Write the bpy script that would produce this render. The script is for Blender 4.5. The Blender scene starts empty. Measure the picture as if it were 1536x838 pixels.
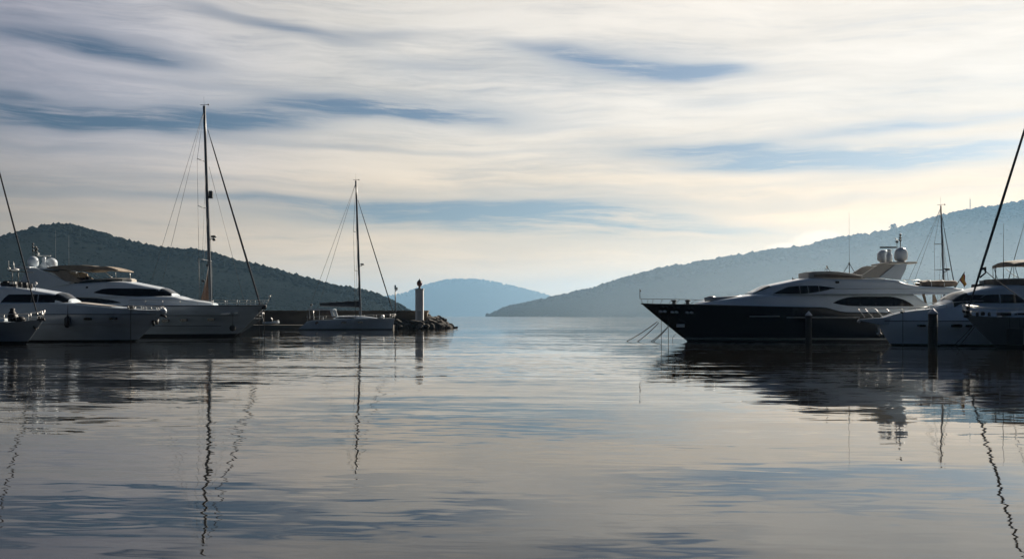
EXPO = 0.62
SUN_E = 5.0
SKY_TINT = (.57, .62, .71)
#        x freq, y freq, slope x, slope y, detail, offset
WAVES = [(.030, .16, .016, .055, 2, 3.0), (.15, .90, .040, .085, 3, 11.0), (1.0, 4.4, .050, .085, 2, 23.0)]
LEFT_D, RIGHT_D, FAR_D = 2300, 6000, 20500
HAZE_TOP = 860.0
HAZE_K = .43e-4
HAZE_COL = (.33, .575, .84, 1)
HAZE_G = .45
MIST_K = .88e-4
BACK_SKY = .40
ANTI = .11
FAR_R = .07
NEAR_S = .85
import bpy, bmesh, math, random
import numpy as np
from mathutils import Vector

random.seed(7)
RNG = np.random.default_rng(11)
PI = math.pi
S = bpy.context.scene
COL = S.collection
F = 1536 * 35.0 / 36.0      # focal length in units of the photograph's pixels
H = 2.2                     # eye height over the water
HOR = 474.0                 # row of the horizon in the photograph


def wx(px, d): return (px - 768.0) / F * d
def wz(py, d): return H + (HOR - py) / F * d


def pchip(pts):
    pts = sorted(pts)
    x = [float(p[0]) for p in pts]; y = [float(p[1]) for p in pts]
    n = len(x)
    if n == 1: return lambda q: y[0]
    dl = [(y[i+1]-y[i])/(x[i+1]-x[i]) for i in range(n-1)]
    m = [0.0]*n
    m[0], m[-1] = dl[0], dl[-1]
    for i in range(1, n-1):
        m[i] = 0.0 if dl[i-1]*dl[i] <= 0 else 2*dl[i-1]*dl[i]/(dl[i-1]+dl[i])
    def f(q):
        if q <= x[0]: return y[0]
        if q >= x[-1]: return y[-1]
        i = 0
        while q > x[i+1]: i += 1
        h = x[i+1]-x[i]; t = (q-x[i])/h
        return ((1+2*t)*(1-t)**2*y[i] + t*(1-t)**2*h*m[i]
                + t*t*(3-2*t)*y[i+1] + t*t*(t-1)*h*m[i+1])
    return f


# ------------------------------------------------------------------ materials
def mat(name, col, rough=0.5, metal=0.0, spec=0.5, coat=0.0, vary=0.0, vscale=3.0, stretch=(1, 1, 1), alpha=1.0):
    m = bpy.data.materials.new(name); m.use_nodes = True
    nt = m.node_tree; b = nt.nodes['Principled BSDF']
    b.inputs['Base Color'].default_value = (*col, 1)
    b.inputs['Roughness'].default_value = rough
    b.inputs['Metallic'].default_value = metal
    b.inputs['Specular IOR Level'].default_value = spec
    b.inputs['Coat Weight'].default_value = coat
    b.inputs['Coat Roughness'].default_value = 0.06
    if vary > 0:
        tc = nt.nodes.new('ShaderNodeTexCoord'); mp = nt.nodes.new('ShaderNodeMapping')
        mp.inputs['Scale'].default_value = stretch
        nz = nt.nodes.new('ShaderNodeTexNoise'); nz.inputs['Scale'].default_value = vscale
        nz.inputs['Detail'].default_value = 5
        nt.links.new(tc.outputs['Object'], mp.inputs['Vector']); nt.links.new(mp.outputs['Vector'], nz.inputs['Vector'])
        rp = nt.nodes.new('ShaderNodeValToRGB')
        lo = [max(0, c*(1-vary)) for c in col]; hi = [min(1, c*(1+vary)) for c in col]
        rp.color_ramp.elements[0].color = (*lo, 1); rp.color_ramp.elements[0].position = 0.3
        rp.color_ramp.elements[1].color = (*hi, 1); rp.color_ramp.elements[1].position = 0.7
        nt.links.new(nz.outputs['Fac'], rp.inputs['Fac'])
        nt.links.new(rp.outputs['Color'], b.inputs['Base Color'])
    return m


M = {}
M['white'] = mat('white_gelcoat', (.60, .66, .71), .22, coat=.25, vary=.06, vscale=.6)
M['bright_white'] = mat('bright_gelcoat', (.76, .82, .86), .3, coat=.15, vary=.05, vscale=.5)
M['hull_white'] = mat('hull_gelcoat', (.46, .52, .57), .25, coat=.3, vary=.12, vscale=.5, stretch=(1, 1, 3))
M['hull_mid'] = mat('pale_grey_hull_paint', (.36, .39, .42), .3, coat=.3, vary=.12, vscale=.5, stretch=(1, 1, 3))
M['hull_dark'] = mat('dark_grey_hull_paint', (.19, .195, .20), .3, coat=.2, vary=.15, vscale=.5)
M['hull_grey'] = mat('grey_hull_paint', (.20, .225, .25), .3, coat=.3, vary=.12, vscale=.5, stretch=(1, 1, 3))
M['navy'] = mat('navy_hull_paint', (.006, .009, .017), .22, spec=.4, coat=.2, vary=.2, vscale=.4)
M['boot'] = mat('boot_stripe', (.012, .012, .014), .5, vary=.3)
M['stripe'] = mat('grey_stripe', (.33, .34, .35), .3)
M['deck'] = mat('deck_teak', (.32, .27, .21), .7, vary=.2, vscale=6, stretch=(.3, 5, 1))
M['glass'] = mat('smoked_glass', (.006, .007, .009), .06, spec=.45)
M['chrome'] = mat('polished_chrome', (.85, .85, .84), .12, metal=1.0)
M['steel'] = mat('stainless_steel', (.60, .60, .59), .42, metal=.85)
M['dark_steel'] = mat('dark_tube', (.06, .065, .07), .4, metal=.4)
M['canvas'] = mat('tan_canvas', (.29, .24, .19), .85, vary=.2, vscale=2)
M['canvas_brown'] = mat('brown_canvas', (.17, .13, .10), .85, vary=.35, vscale=2.2)
M['sand'] = mat('sand_gelcoat_and_warm_light', (.46, .42, .365), .4, vary=.08)
M['mast'] = mat('mast_paint', (.10, .115, .135), .4, coat=.1, vary=.15, vscale=.4)
M['mast_alu'] = mat('mast_aluminium', (.30, .31, .32), .35, metal=.5, vary=.1)
M['wire'] = mat('rigging_wire', (.05, .055, .06), .5, metal=.3)
M['sail_brown'] = mat('furled_sail_brown', (.27, .17, .125), .9, vary=.2, vscale=3, stretch=(1, 1, .3))
M['sail_dark'] = mat('dark_sail_cover', (.025, .03, .042), .85, vary=.3, vscale=3)
M['black'] = mat('black_rubber', (.012, .012, .014), .6, vary=.3)
M['rope'] = mat('rope', (.035, .032, .028), .9, vary=.3, vscale=20)
M['concrete'] = mat('breakwater_concrete', (.13, .105, .08), .9, vary=.35, vscale=.5, stretch=(.5, .5, 1.5))
M['quay'] = mat('quay_concrete', (.13, .12, .10), .9, vary=.3, vscale=.4)
M['rock'] = mat('boulder_rock', (.052, .047, .042), .95, vary=.5, vscale=1.6)
M['lightwhite'] = mat('white_painted_masonry', (.62, .63, .64), .7, vary=.12, vscale=1.2, stretch=(1, 1, .3))
M['lantern'] = mat('red_lantern_glass', (.20, .035, .025), .4)
M['lantern_metal'] = mat('dark_lantern_metal', (.07, .05, .045), .6)
M['pile'] = mat('weathered_pile', (.030, .027, .025), .8, vary=.45, vscale=2.5, stretch=(3, 3, .5))
M['cap'] = mat('white_cap', (.62, .63, .64), .4)
M['foliage'] = mat('hillside_foliage', (.014, .019, .018), 1.0, spec=.0, vary=.35, vscale=.03)
M['terrain'] = mat('scrub_soil', (.012, .016, .016), 1.0, spec=.0, vary=.25, vscale=.006)
M['red'] = mat('flag_red', (.17, .022, .02), .9)
M['yellow'] = mat('flag_yellow', (.27, .15, .03), .9)
M['lamp_and_glint_white'] = mat('lamp_housing_and_glint', (.7, .7, .68), .3)
M['bark'] = mat('bark', (.06, .045, .035), .95)


# ------------------------------------------------------------------ mesh builder
class MB:
    def __init__(self):
        self.v = []; self.f = []; self.m = []; self.s = []

    def face(self, idx, m=0, smooth=False):
        self.f.append(tuple(idx)); self.m.append(m); self.s.append(smooth)

    def box(self, x0, x1, y0, y1, z0, z1, m=0, bev=0.0):
        if bev > 0:
            bm = bmesh.new(); bmesh.ops.create_cube(bm, size=1)
            for v in bm.verts:
                v.co = Vector((x0+(v.co.x+.5)*(x1-x0), y0+(v.co.y+.5)*(y1-y0), z0+(v.co.z+.5)*(z1-z0)))
            bmesh.ops.bevel(bm, geom=bm.edges[:], offset=bev, segments=2, affect='EDGES', profile=.5)
            b = len(self.v); bm.verts.index_update()
            self.v += [tuple(v.co) for v in bm.verts]
            for fc in bm.faces: self.face([b+v.index for v in fc.verts], m, False)
            bm.free(); return self
        b = len(self.v)
        self.v += [(x0, y0, z0), (x1, y0, z0), (x1, y1, z0), (x0, y1, z0), (x0, y0, z1), (x1, y0, z1), (x1, y1, z1), (x0, y1, z1)]
        for q in ((3, 2, 1, 0), (4, 5, 6, 7), (0, 1, 5, 4), (1, 2, 6, 5), (2, 3, 7, 6), (3, 0, 4, 7)):
            self.face([b+i for i in q], m)
        return self

    def tube(self, path, r, n=6, m=0, flat=1.0):
        """path of points; r a number or one radius per point"""
        P = [Vector(p) for p in path]
        if not hasattr(r, '__len__'): r = [r]*len(P)
        b = len(self.v)
        for i, p in enumerate(P):
            t = (P[min(i+1, len(P)-1)]-P[max(i-1, 0)])
            t = t.normalized() if t.length > 1e-9 else Vector((0, 0, 1))
            a = Vector((0, 1, 0)) if abs(t.y) < .9 else Vector((1, 0, 0))
            u = t.cross(a).normalized(); w = t.cross(u).normalized()
            for k in range(n):
                c, s_ = math.cos(2*PI*k/n), math.sin(2*PI*k/n)
                q = p + u*(r[i]*c) + w*(r[i]*s_*flat)
                self.v.append(tuple(q))
        for i in range(len(P)-1):
            for k in range(n):
                k2 = (k+1) % n
                self.face((b+i*n+k, b+i*n+k2, b+(i+1)*n+k2, b+(i+1)*n+k), m, True)
        self.face([b+k for k in range(n)][::-1], m); self.face([b+(len(P)-1)*n+k for k in range(n)], m)
        return self

    def lathe(self, prof, cx=0, cy=0, cz=0, n=20, m=0, smooth=True):
        b = len(self.v)
        for (r, z) in prof:
            for k in range(n):
                self.v.append((cx+r*math.cos(2*PI*k/n), cy+r*math.sin(2*PI*k/n), cz+z))
        for i in range(len(prof)-1):
            for k in range(n):
                k2 = (k+1) % n
                self.face((b+i*n+k, b+i*n+k2, b+(i+1)*n+k2, b+(i+1)*n+k), m, smooth)
        self.face([b+k for k in range(n)][::-1], m); self.face([b+(len(prof)-1)*n+k for k in range(n)], m)
        return self

    def prism(self, poly, y0, y1, m=0, lean=0.0):
        """polygon in (x, z) pushed from y0 to y1"""
        n = len(poly); b = len(self.v)
        self.v += [(x, y0, z) for x, z in poly] + [(x, y1, z) for x, z in poly]
        a = sum(poly[i][0]*poly[(i+1) % n][1]-poly[(i+1) % n][0]*poly[i][1] for i in range(n))
        fr = list(range(n)) if a > 0 else list(range(n))[::-1]
        self.face([b+i for i in fr], m); self.face([b+n+i for i in fr[::-1]], m)
        for i in range(n):
            j = (i+1) % n
            q = (b+i, b+n+i, b+n+j, b+j) if a > 0 else (b+j, b+n+j, b+n+i, b+i)
            self.face(q, m)
        return self

    def grid(self, rows, m=0, smooth=True, closed=False, mrow=None):
        """rows: list of equal-length point lists"""
        b = len(self.v); n = len(rows[0])
        for r in rows: self.v += [tuple(p) for p in r]
        for i in range(len(rows)-1):
            for k in range(n if closed else n-1):
                k2 = (k+1) % n
                mm = mrow[k] if mrow else m
                self.face((b+i*n+k, b+(i+1)*n+k, b+(i+1)*n+k2, b+i*n+k2), mm, smooth)
        return b

    def build(self, name, mats, parent=None, loc=None, fix=True):
        me = bpy.data.meshes.new(name)
        me.from_pydata(self.v, [], self.f)
        for mm in (mats if isinstance(mats, (list, tuple)) else [mats]): me.materials.append(mm)
        me.polygons.foreach_set('material_index', self.m)
        me.polygons.foreach_set('use_smooth', self.s)
        if fix:
            bm = bmesh.new(); bm.from_mesh(me)
            bmesh.ops.recalc_face_normals(bm, faces=bm.faces[:])
            bm.to_mesh(me); bm.free()
        me.update()
        o = bpy.data.objects.new(name, me); COL.objects.link(o)
        if parent: o.parent = parent
        if loc: o.location = loc
        return o


def build_each(mb, name, mats, parent=None, loc=None):
    """one object per connected piece of the mesh"""
    par = list(range(len(mb.v)))
    def find(a):
        while par[a] != a: par[a] = par[par[a]]; a = par[a]
        return a
    for f in mb.f:
        r = find(f[0])
        for i in f[1:]: par[find(i)] = r
    comp = {}
    for k, f in enumerate(mb.f): comp.setdefault(find(f[0]), []).append(k)
    res = []
    for fl in comp.values():
        q = MB(); mp = {}
        for k in fl:
            idx = []
            for i in mb.f[k]:
                if i not in mp: mp[i] = len(q.v); q.v.append(mb.v[i])
                idx.append(mp[i])
            q.face(idx, mb.m[k], mb.s[k])
        res.append(q.build(name, mats, parent, loc))
    return res


def tag(o, label=None, cat=None, group=None, kind=None):
    if label: o['label'] = label
    if cat: o['category'] = cat
    if group: o['group'] = group
    if kind: o['kind'] = kind
    return o


def thing(name, label, cat, loc, group=None, rz=0.0):
    o = bpy.data.objects.new(name, None); COL.objects.link(o)
    o.empty_display_size = .5
    o.location = loc; o.rotation_euler = (0, 0, rz)
    return tag(o, label, cat, group)


def copy_tree(o, parent=None):
    c = o.copy(); COL.objects.link(c)
    if parent: c.parent = parent
    for ch in list(o.children): copy_tree(ch, c)
    return c


# ------------------------------------------------------------------ camera frame of one boat
class Fr:
    """the measuring frame of one boat: its own origin (x0, yc) and depths"""
    def __init__(s, px0, yc):
        s.yc = yc; s.x0 = wx(px0, yc)

    def p(s, px, py, y=0.0):
        """photo pixel at lateral offset y from the boat's centre line -> local (x, y, z)"""
        d = s.yc + y
        return (wx(px, d)-s.x0, y, wz(py, d))

    def xz(s, px, py, y=0.0):
        q = s.p(px, py, y); return (q[0], q[2])

    def pts(s, L, y=0.0): return [s.xz(a, b, y) for a, b in L]


# ------------------------------------------------------------------ hull and house lofts
def hull(fr, root, bow_top, bow_wl, stern_px, sheer_px, B, mats, side=None, entry=.42, rake=1.0, boot=(.0, .16), stripe=None, name='hull', stern_rake=0.0, deck_m=None, flare=.30, kn=1.0, tum=0.0):
    """bow_top = (px, py) on the centre line, sheer_px = [(px, py)] along the near side"""
    xt, zt = fr.xz(*bow_top)
    xw = fr.xz(bow_wl, HOR)[0]
    xs = fr.xz(stern_px, HOR, -B)[0]
    dirn = 1 if xs > xt else -1
    sp = [fr.xz(a, b, -B) for a, b in sheer_px]
    sp = [q for q in sp if (q[0]-xt)*dirn > .8] + [(xt, zt)]
    sh = pchip(sp)
    levels = [('a', -.45), ('a', boot[0]), ('a', boot[1])]
    mi = [1, 1, 0]
    if stripe:
        levels += [('a', stripe[0]), ('a', stripe[1])]; mi = [1, 1, 0, 2, 0]
    base = levels[-1][1]/max(.5, zt)
    for k in range(1, 9): levels.append(('f', base+(1-base)*k/8))
    mi = mi + [0]*8
    nu = 56
    us = [(k/nu)**1.35 for k in range(nu+1)]
    rows_n, rows_f = [], []
    L = abs(xs-xt)
    for u in us:
        rn = []
        for kind, val in levels:
            v = val/zt if kind == 'a' else val
            v_ = max(0, min(1, v))
            xb = xw+(xt-xw)*(v_**rake) if v >= 0 else xw+(.35*dirn)
            xe = xs+dirn*stern_rake*(v_-.5)
            x = xb+(xe-xb)*u
            z = val if kind == 'a' else val*sh(x)
            tm = 1-tum*max(0, (v_-kn)/(1-kn+1e-6))
            v_ = min(1, v_/kn)
            en = entry+.28*(1-v_)
            t = min(1, u/en)
            w = B*(1-(1-t)**2.1)**.9
            w *= 1-(flare*(1-v_)**1.4)*(1-.55*u)
            w *= (1-.10*max(0, u-.6)/.4)*tm
            rn.append((x, -max(w, .015), z))
        rows_n.append(rn)
        rows_f.append([(x, -y, z) for x, y, z in rn])
    mb = MB()
    mb.grid(rows_n, mrow=mi[:-1] if len(mi) > len(levels)-1 else mi)
    mb.grid(rows_f, mrow=mi[:-1] if len(mi) > len(levels)-1 else mi)
    nlev = len(levels)
    # transom
    a = rows_n[-1]; c = rows_f[-1]
    mb.grid([a, c], mrow=mi, smooth=False)
    # stem strip
    mb.grid([rows_n[0], rows_f[0]], mrow=mi, smooth=False)
    o = mb.build(name, mats, root)
    # deck, a step below the bulwark's edge
    dk = MB()
    dr = []
    for i, u in enumerate(us):
        x, y, z = rows_n[i][-1]
        yy = max(.005, -y-.05)
        dr.append([(x, -yy*(1-2*k/6), z-.03+.05*(1-abs(1-2*k/6)**2)) for k in range(7)])
    dk.grid(dr)
    dk.build('deck', deck_m or M['white'], root)
    edge = [rows_n[i][-1] for i in range(len(us))]
    return edge, sh


class Loft:
    """a superstructure: sections across the boat, flat-ish sides leaning in, rounded shoulders, cambered top"""
    def __init__(s, xs, zb, zt, w, r=.35, tumble=.10, camber=.06, nc=6):
        s.zb, s.zt, s.w, s.r, s.tum, s.cam, s.nc = zb, zt, w, r, tumble, camber, nc
        s.xs = xs

    def section(s, x):
        zb, zt, w = s.zb(x), s.zt(x), max(.02, s.w(x))
        h = max(.01, zt-zb)
        r = min(s.r, h*.8, w*.6)
        wt = w*(1-s.tum*min(1, h/1.5))
        pts = []
        for k in range(5):
            t = k/4
            pts.append((w+(wt-w)*t, zb+(h-r)*t))
        for k in range(1, s.nc+1):
            a = PI/2*k/s.nc
            pts.append((wt-r+r*math.cos(a), zt-r+r*math.sin(a)))
        for k in range(1, 5):
            t = k/4
            pts.append(((wt-r)*(1-t), zt+s.cam*(1-(1-t)**2)*min(1, h)))
        near = [(x, -y, z) for y, z in pts]
        far = [(x, y, z) for y, z in pts[:-1]][::-1]
        return near+far

    def side_y(s, x, z):
        sec = s.section(x)[:5+s.nc+4]
        for i in range(len(sec)-1):
            z0, z1 = sec[i][2], sec[i+1][2]
            if z0 <= z <= z1 and z1 > z0:
                t = (z-z0)/(z1-z0); return sec[i][1]+(sec[i+1][1]-sec[i][1])*t
        return sec[0][1] if z < sec[0][2] else sec[-1][1]

    def mesh(s, mb, m=0):
        rows = [s.section(x) for x in s.xs]
        b = mb.grid(rows, m)
        n = len(rows[0])
        mb.face([b+k for k in range(n)][::-1], m); mb.face([b+(len(rows)-1)*n+k for k in range(n)], m)
        mb.grid([[r[0], r[-1]] for r in rows], m, smooth=False)
        return mb

    def patch(s, mb, x0, x1, k0, k1, off, nx=14, m=0, shrink=0.0):
        """a sheet lying on the section points k0..k1 (counted from the near side) between x0 and x1, lifted by off"""
        rows = []
        for i in range(nx+1):
            x = x0+(x1-x0)*i/nx
            A = [Vector(q) for q in s.section(x)]; Bq = [Vector(q) for q in s.section(x+.02)]
            r = []
            for k in range(k0, k1+1):
                t1 = A[min(k+1, len(A)-1)]-A[max(k-1, 0)]; t2 = Bq[k]-A[k]
                nrm = t1.cross(t2)
                if nrm.length < 1e-9: nrm = Vector((0, 0, 1))
                nrm.normalize()
                out = Vector((0, A[k].y, 1.5))
                if nrm.dot(out) < 0: nrm = -nrm
                r.append(tuple(A[k]+nrm*off))
            rows.append(r)
        mb.grid(rows, m); return mb

    def window(s, mb, top, bot, off=.02, nx=40, nz=4, m=0, both=True):
        """glass lying on the side between two curves (lists of local (x, z))"""
        ft, fb = pchip(top), pchip(bot)
        xs0 = max(min(p[0] for p in top), min(p[0] for p in bot)); xs1 = min(max(p[0] for p in top), max(p[0] for p in bot))
        for sg in ((1, -1) if both else (1,)):
            rows = []
            for i in range(nx+1):
                x = xs0+(xs1-xs0)*i/nx
                a, b = fb(x), ft(x)
                if b < a+.004: b = a+.004
                col = []
                for k in range(nz+1):
                    z = a+(b-a)*k/nz
                    col.append((x, sg*(s.side_y(x, z)-off), z))
                # rim that goes back into the wall
                col = [(x, sg*(s.side_y(x, a)+.03), a)]+col+[(x, sg*(s.side_y(x, b)+.03), b)]
                rows.append(col)
            mb.grid(rows, m, smooth=False)
        return mb


def lin(a, b, n): return [a+(b-a)*i/n for i in range(n+1)]


def rail(mb, pts, base, r=.022, every=None, mids=1):
    """a handrail along pts with a post from each point down to base (list of same length)"""
    mb.tube(pts, r)
    for a, b in zip(pts, base):
        mb.tube([a, b], r*.85, n=5)
    for k in range(mids):
        t = (k+1)/(mids+1)
        mb.tube([tuple(Vector(a)*(1-t)+Vector(b)*t) for a, b in zip(pts, base)], r*.6, n=5)
    return mb


def radome(root, c, r, h, m='white'):
    mb = MB()
    prof = [(r*.55, 0), (r*.6, .10*h), (r*.92, .16*h), (r, .30*h), (r, .55*h)]
    for k in range(1, 9):
        a = PI/2*k/8
        prof.append((max(.01, r*math.cos(a)), .55*h+.45*h*math.sin(a)))
    mb.lathe(prof, *c, n=24)
    return mb.build('radome', M[m], root)


def ellipse_port(mb, x, y, z, rx, rz, depth=.05, n=18, m=0):
    b = len(mb.v)
    for yy in (y-depth, y+depth):
        for k in range(n):
            c, s_ = math.cos(2*PI*k/n), math.sin(2*PI*k/n)
            e = .6
            mb.v.append((x+rx*math.copysign(abs(c)**e, c), yy, z+rz*math.copysign(abs(s_)**e, s_)))
    mb.face([b+k for k in range(n)], m); mb.face([b+n+k for k in range(n)][::-1], m)
    for k in range(n):
        k2 = (k+1) % n
        mb.face((b+k, b+n+k, b+n+k2, b+k2), m)


def ellipsoid(mb, c, r, n=14):
    rows = []
    for i in range(n//2+1):
        a = PI*i/(n//2)
        rows.append([(c[0]+r[0]*math.sin(a)*math.cos(2*PI*k/n), c[1]+r[1]*math.sin(a)*math.sin(2*PI*k/n), c[2]-r[2]*math.cos(a)) for k in range(n)])
    mb.grid(rows, closed=True)


def edge_at(edge, x):
    e = sorted(edge)
    for i in range(len(e)-1):
        if e[i][0] <= x <= e[i+1][0]:
            t = (x-e[i][0])/max(1e-6, e[i+1][0]-e[i][0])
            return tuple(Vector(e[i])*(1-t)+Vector(e[i+1])*t)
    return e[0] if x < e[0][0] else e[-1]


def sag(a, b, s, n=14):
    A, Bv = Vector(a), Vector(b)
    return [tuple(A+(Bv-A)*(i/n)+Vector((0, 0, -s*4*(i/n)*(1-i/n)))) for i in range(n+1)]
# ------------------------------------------------------------------ camera
cam = bpy.data.cameras.new('camera'); co = bpy.data.objects.new('camera', cam); COL.objects.link(co)
cam.sensor_width = 36; cam.lens = 35; cam.shift_y = (HOR-419.0)/1536.0
cam.clip_start = .1; cam.clip_end = 40000
co.location = (0, 0, H); co.rotation_euler = (PI/2, 0, 0)
S.camera = co
S.view_settings.view_transform = 'Standard'; S.view_settings.look = 'None'
S.view_settings.exposure = EXPO; S.view_settings.gamma = 1.0; S.view_settings.use_curve_mapping = False
S.cycles.use_denoising = True
S.cycles.denoiser = 'OPENIMAGEDENOISE'
S.cycles.denoising_input_passes = 'RGB_ALBEDO_NORMAL'
S.cycles.max_bounces = 8; S.cycles.volume_bounces = 1; S.cycles.glossy_bounces = 4; S.cycles.diffuse_bounces = 3
S.cycles.sample_clamp_indirect = 4.0
S.cycles.caustics_reflective = False; S.cycles.caustics_refractive = False

# ------------------------------------------------------------------ sun and sky
SUN_AZ, SUN_EL = math.radians(38), math.radians(26)     # right of the view, low
sd = Vector((math.sin(SUN_AZ)*math.cos(SUN_EL), math.cos(SUN_AZ)*math.cos(SUN_EL), math.sin(SUN_EL)))
sun = bpy.data.lights.new('sun', 'SUN'); so = bpy.data.objects.new('sun', sun); COL.objects.link(so)
sun.energy = SUN_E; sun.angle = math.radians(1.5); sun.color = (1.0, .89, .74)
so.rotation_euler = (-sd).to_track_quat('-Z', 'Y').to_euler()
so.location = (0, 0, 60)

W = bpy.data.worlds.new('World'); S.world = W; W.use_nodes = True
nt = W.node_tree
for n in list(nt.nodes): nt.nodes.remove(n)
L_ = nt.links.new


class G:
    """small helper that writes node arithmetic"""
    def __init__(s, nt): s.nt = nt
    def put(s, sock, v):
        if isinstance(v, (int, float)): sock.default_value = v
        elif isinstance(v, (tuple, list)): sock.default_value = v
        else: s.nt.links.new(v, sock)
    def m(s, op, a, b=None, c=None, clamp=False):
        n = s.nt.nodes.new('ShaderNodeMath'); n.operation = op; n.use_clamp = clamp
        s.put(n.inputs[0], a)
        if b is not None: s.put(n.inputs[1], b)
        if c is not None: s.put(n.inputs[2], c)
        return n.outputs[0]
    def add(s, a, b): return s.m('ADD', a, b)
    def sub(s, a, b): return s.m('SUBTRACT', a, b)
    def mul(s, a, b): return s.m('MULTIPLY', a, b)
    def mad(s, a, b, c): return s.m('MULTIPLY_ADD', a, b, c)
    def xyz(s, x, y, z=0.0):
        n = s.nt.nodes.new('ShaderNodeCombineXYZ')
        for i, v in enumerate((x, y, z)): s.put(n.inputs[i], v)
        return n.outputs[0]
    def sep(s, v):
        n = s.nt.nodes.new('ShaderNodeSeparateXYZ'); s.put(n.inputs[0], v); return n.outputs
    def noise(s, v, scale=1.0, detail=4, rough=.5, lac=2.0, dist=0.0, dims='3D'):
        n = s.nt.nodes.new('ShaderNodeTexNoise'); n.noise_dimensions = dims
        s.put(n.inputs['Vector'], v); n.inputs['Scale'].default_value = scale
        n.inputs['Detail'].default_value = detail; n.inputs['Roughness'].default_value = rough
        n.inputs['Lacunarity'].default_value = lac; n.inputs['Distortion'].default_value = dist
        return n
    def ss(s, v, a, b, lo=0.0, hi=1.0):
        n = s.nt.nodes.new('ShaderNodeMapRange'); n.interpolation_type = 'SMOOTHSTEP'
        s.put(n.inputs[0], v)
        for i, q in enumerate((a, b, lo, hi)): s.put(n.inputs[i+1], q)
        return n.outputs[0]
    def mix(s, f, a, b):
        n = s.nt.nodes.new('ShaderNodeMix'); n.data_type = 'RGBA'; n.clamp_factor = True
        s.put(n.inputs['Factor'], f); s.put(n.inputs['A'], a); s.put(n.inputs['B'], b)
        return n.outputs['Result']
    def vm(s, op, a, b=None, scale=None):
        n = s.nt.nodes.new('ShaderNodeVectorMath'); n.operation = op
        s.put(n.inputs[0], a)
        if b is not None: s.put(n.inputs[1], b)
        if scale is not None: s.put(n.inputs['Scale'], scale)
        return n.outputs['Value' if op in ('DOT_PRODUCT', 'LENGTH') else 'Vector']


g = G(nt)
tc = nt.nodes.new('ShaderNodeTexCoord')
dirv = g.vm('NORMALIZE', tc.outputs['Generated'])
dx, dy, dz = g.sep(dirv)
sky = nt.nodes.new('ShaderNodeTexSky'); sky.sky_type = 'NISHITA'; sky.sun_disc = False
sky.sun_elevation = SUN_EL; sky.sun_rotation = SUN_AZ
sky.air_density = 1.0; sky.dust_density = 1.2; sky.ozone_density = 2.0; sky.altitude = 0
STR = .10
az = g.m('ARCTAN2', dx, dy)
el = g.m('ARCSINE', dz)
# wandering of the cloud sheets
wv = g.noise(g.xyz(g.mul(az, 3.2), g.mul(el, 9.0), 3.1), 1.0, 3, .55)
w1 = g.sub(wv.outputs['Fac'], .5)
w2 = g.sub(g.sep(wv.outputs['Color'])[1], .5)
azw = g.mad(w2, .14, az)
elw = g.mad(w1, .042, el)
# long streaks in one direction, shorter fibres combed across them at a slight angle
elt = g.mad(az, -.022, elw)
elu = g.mad(az, .045, g.mad(w2, .02, elw))
n1 = g.noise(g.xyz(g.mul(azw, 4.2), g.mul(elt, 70.0), 1.7), 1.0, 9, .66, dist=.1).outputs['Fac']
n2 = g.noise(g.xyz(g.mul(azw, 2.6), g.mul(elt, 20.0), 8.3), 1.0, 4, .5).outputs['Fac']
n3 = g.noise(g.xyz(g.mul(azw, 10.0), g.mul(elu, 140.0), 5.9), 1.0, 9, .72, dist=.1).outputs['Fac']
n4 = g.noise(g.xyz(g.mul(azw, 6.0), g.mul(elu, 40.0), 2.9), 1.0, 6, .62, dist=.2).outputs['Fac']


def a_e(px, py):
    a = math.atan((px-768)/F)
    return a, math.atan((HOR-py)/F*math.cos(a))


# gaps of blue between the sheets: (px, py, half width, half height, depth, slope)
GAPS = [
    (200, 82, 105, 14, .88, .10), (60, 66, 90, 8, .55, .05), (390, 42, 110, 8, .60, .14), (540, 56, 90, 9, .45, -.05),
    (90, 174, 190, 14, 1.12, .02), (330, 180, 170, 12, 1.02, -.05), (480, 160, 110, 9, .65, -.03), (585, 163, 95, 9, 1.05, .06), (710, 168, 90, 11, .65, .05), (20, 142, 70, 8, .5, 0),
    (965, 104, 100, 13, 1.12, .06), (860, 86, 90, 9, .85, .16), (1060, 104, 50, 10, .5, -.05), (620, 104, 90, 9, .40, .02),
    (1040, 228, 90, 7, 1.05, -.02), (1290, 243, 190, 13, 1.35, .03), (1440, 234, 120, 14, .8, -.04), (1400, 192, 150, 8, 1.1, -.03), (1170, 240, 110, 8, .65, -.06),
    (250, 292, 360, 7, .45, .0), (620, 313, 190, 14, .80, .03), (860, 316, 150, 12, .95, .03), (470, 322, 260, 9, .40, .02), (985, 345, 240, 16, .95, .0), (800, 190, 90, 6, .35, 0), (1075, 160, 60, 7, .40, 0),
    (250, 262, 300, 5, .24, .01), (720, 284, 300, 6, .26, .0), (1010, 300, 250, 6, .31, .01), (1260, 300, 220, 6, .24, -.01), (150, 328, 300, 6, .26, .0), (560, 366, 320, 6, .27, .0), (1150, 276, 200, 5, .22, .0), (420, 214, 200, 5, .21, .02), (920, 213, 160, 5, .22, -.02), (700, 225, 220, 4, .30, .0), (1000, 375, 260, 6, .24, .0),
    (120, 222, 180, 5, .40, .02), (700, 345, 240, 9, .35, .01), (1330, 170, 110, 6, .35, -.02), (300, 130, 160, 6, .3, .02),
]
dsum = None
for px, py, sw, sh_, am, sl in GAPS:
    a0, e0 = a_e(px, py)
    u = g.mul(g.sub(azw, a0), F/sw)
    v = g.mul(g.mad(g.sub(az, a0), sl, g.sub(elw, e0)), F/sh_)
    ex = g.m('EXPONENT', g.mul(g.mad(u, u, g.mul(v, v)), -.62))
    dsum = g.mul(ex, am) if dsum is None else g.mad(ex, am, dsum)
dens = g.mad(g.sub(n1, .5), 1.25, .77)
dens = g.mad(g.sub(n2, .5), .55, dens)
dens = g.mad(g.sub(n4, .5), .45, dens)
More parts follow.
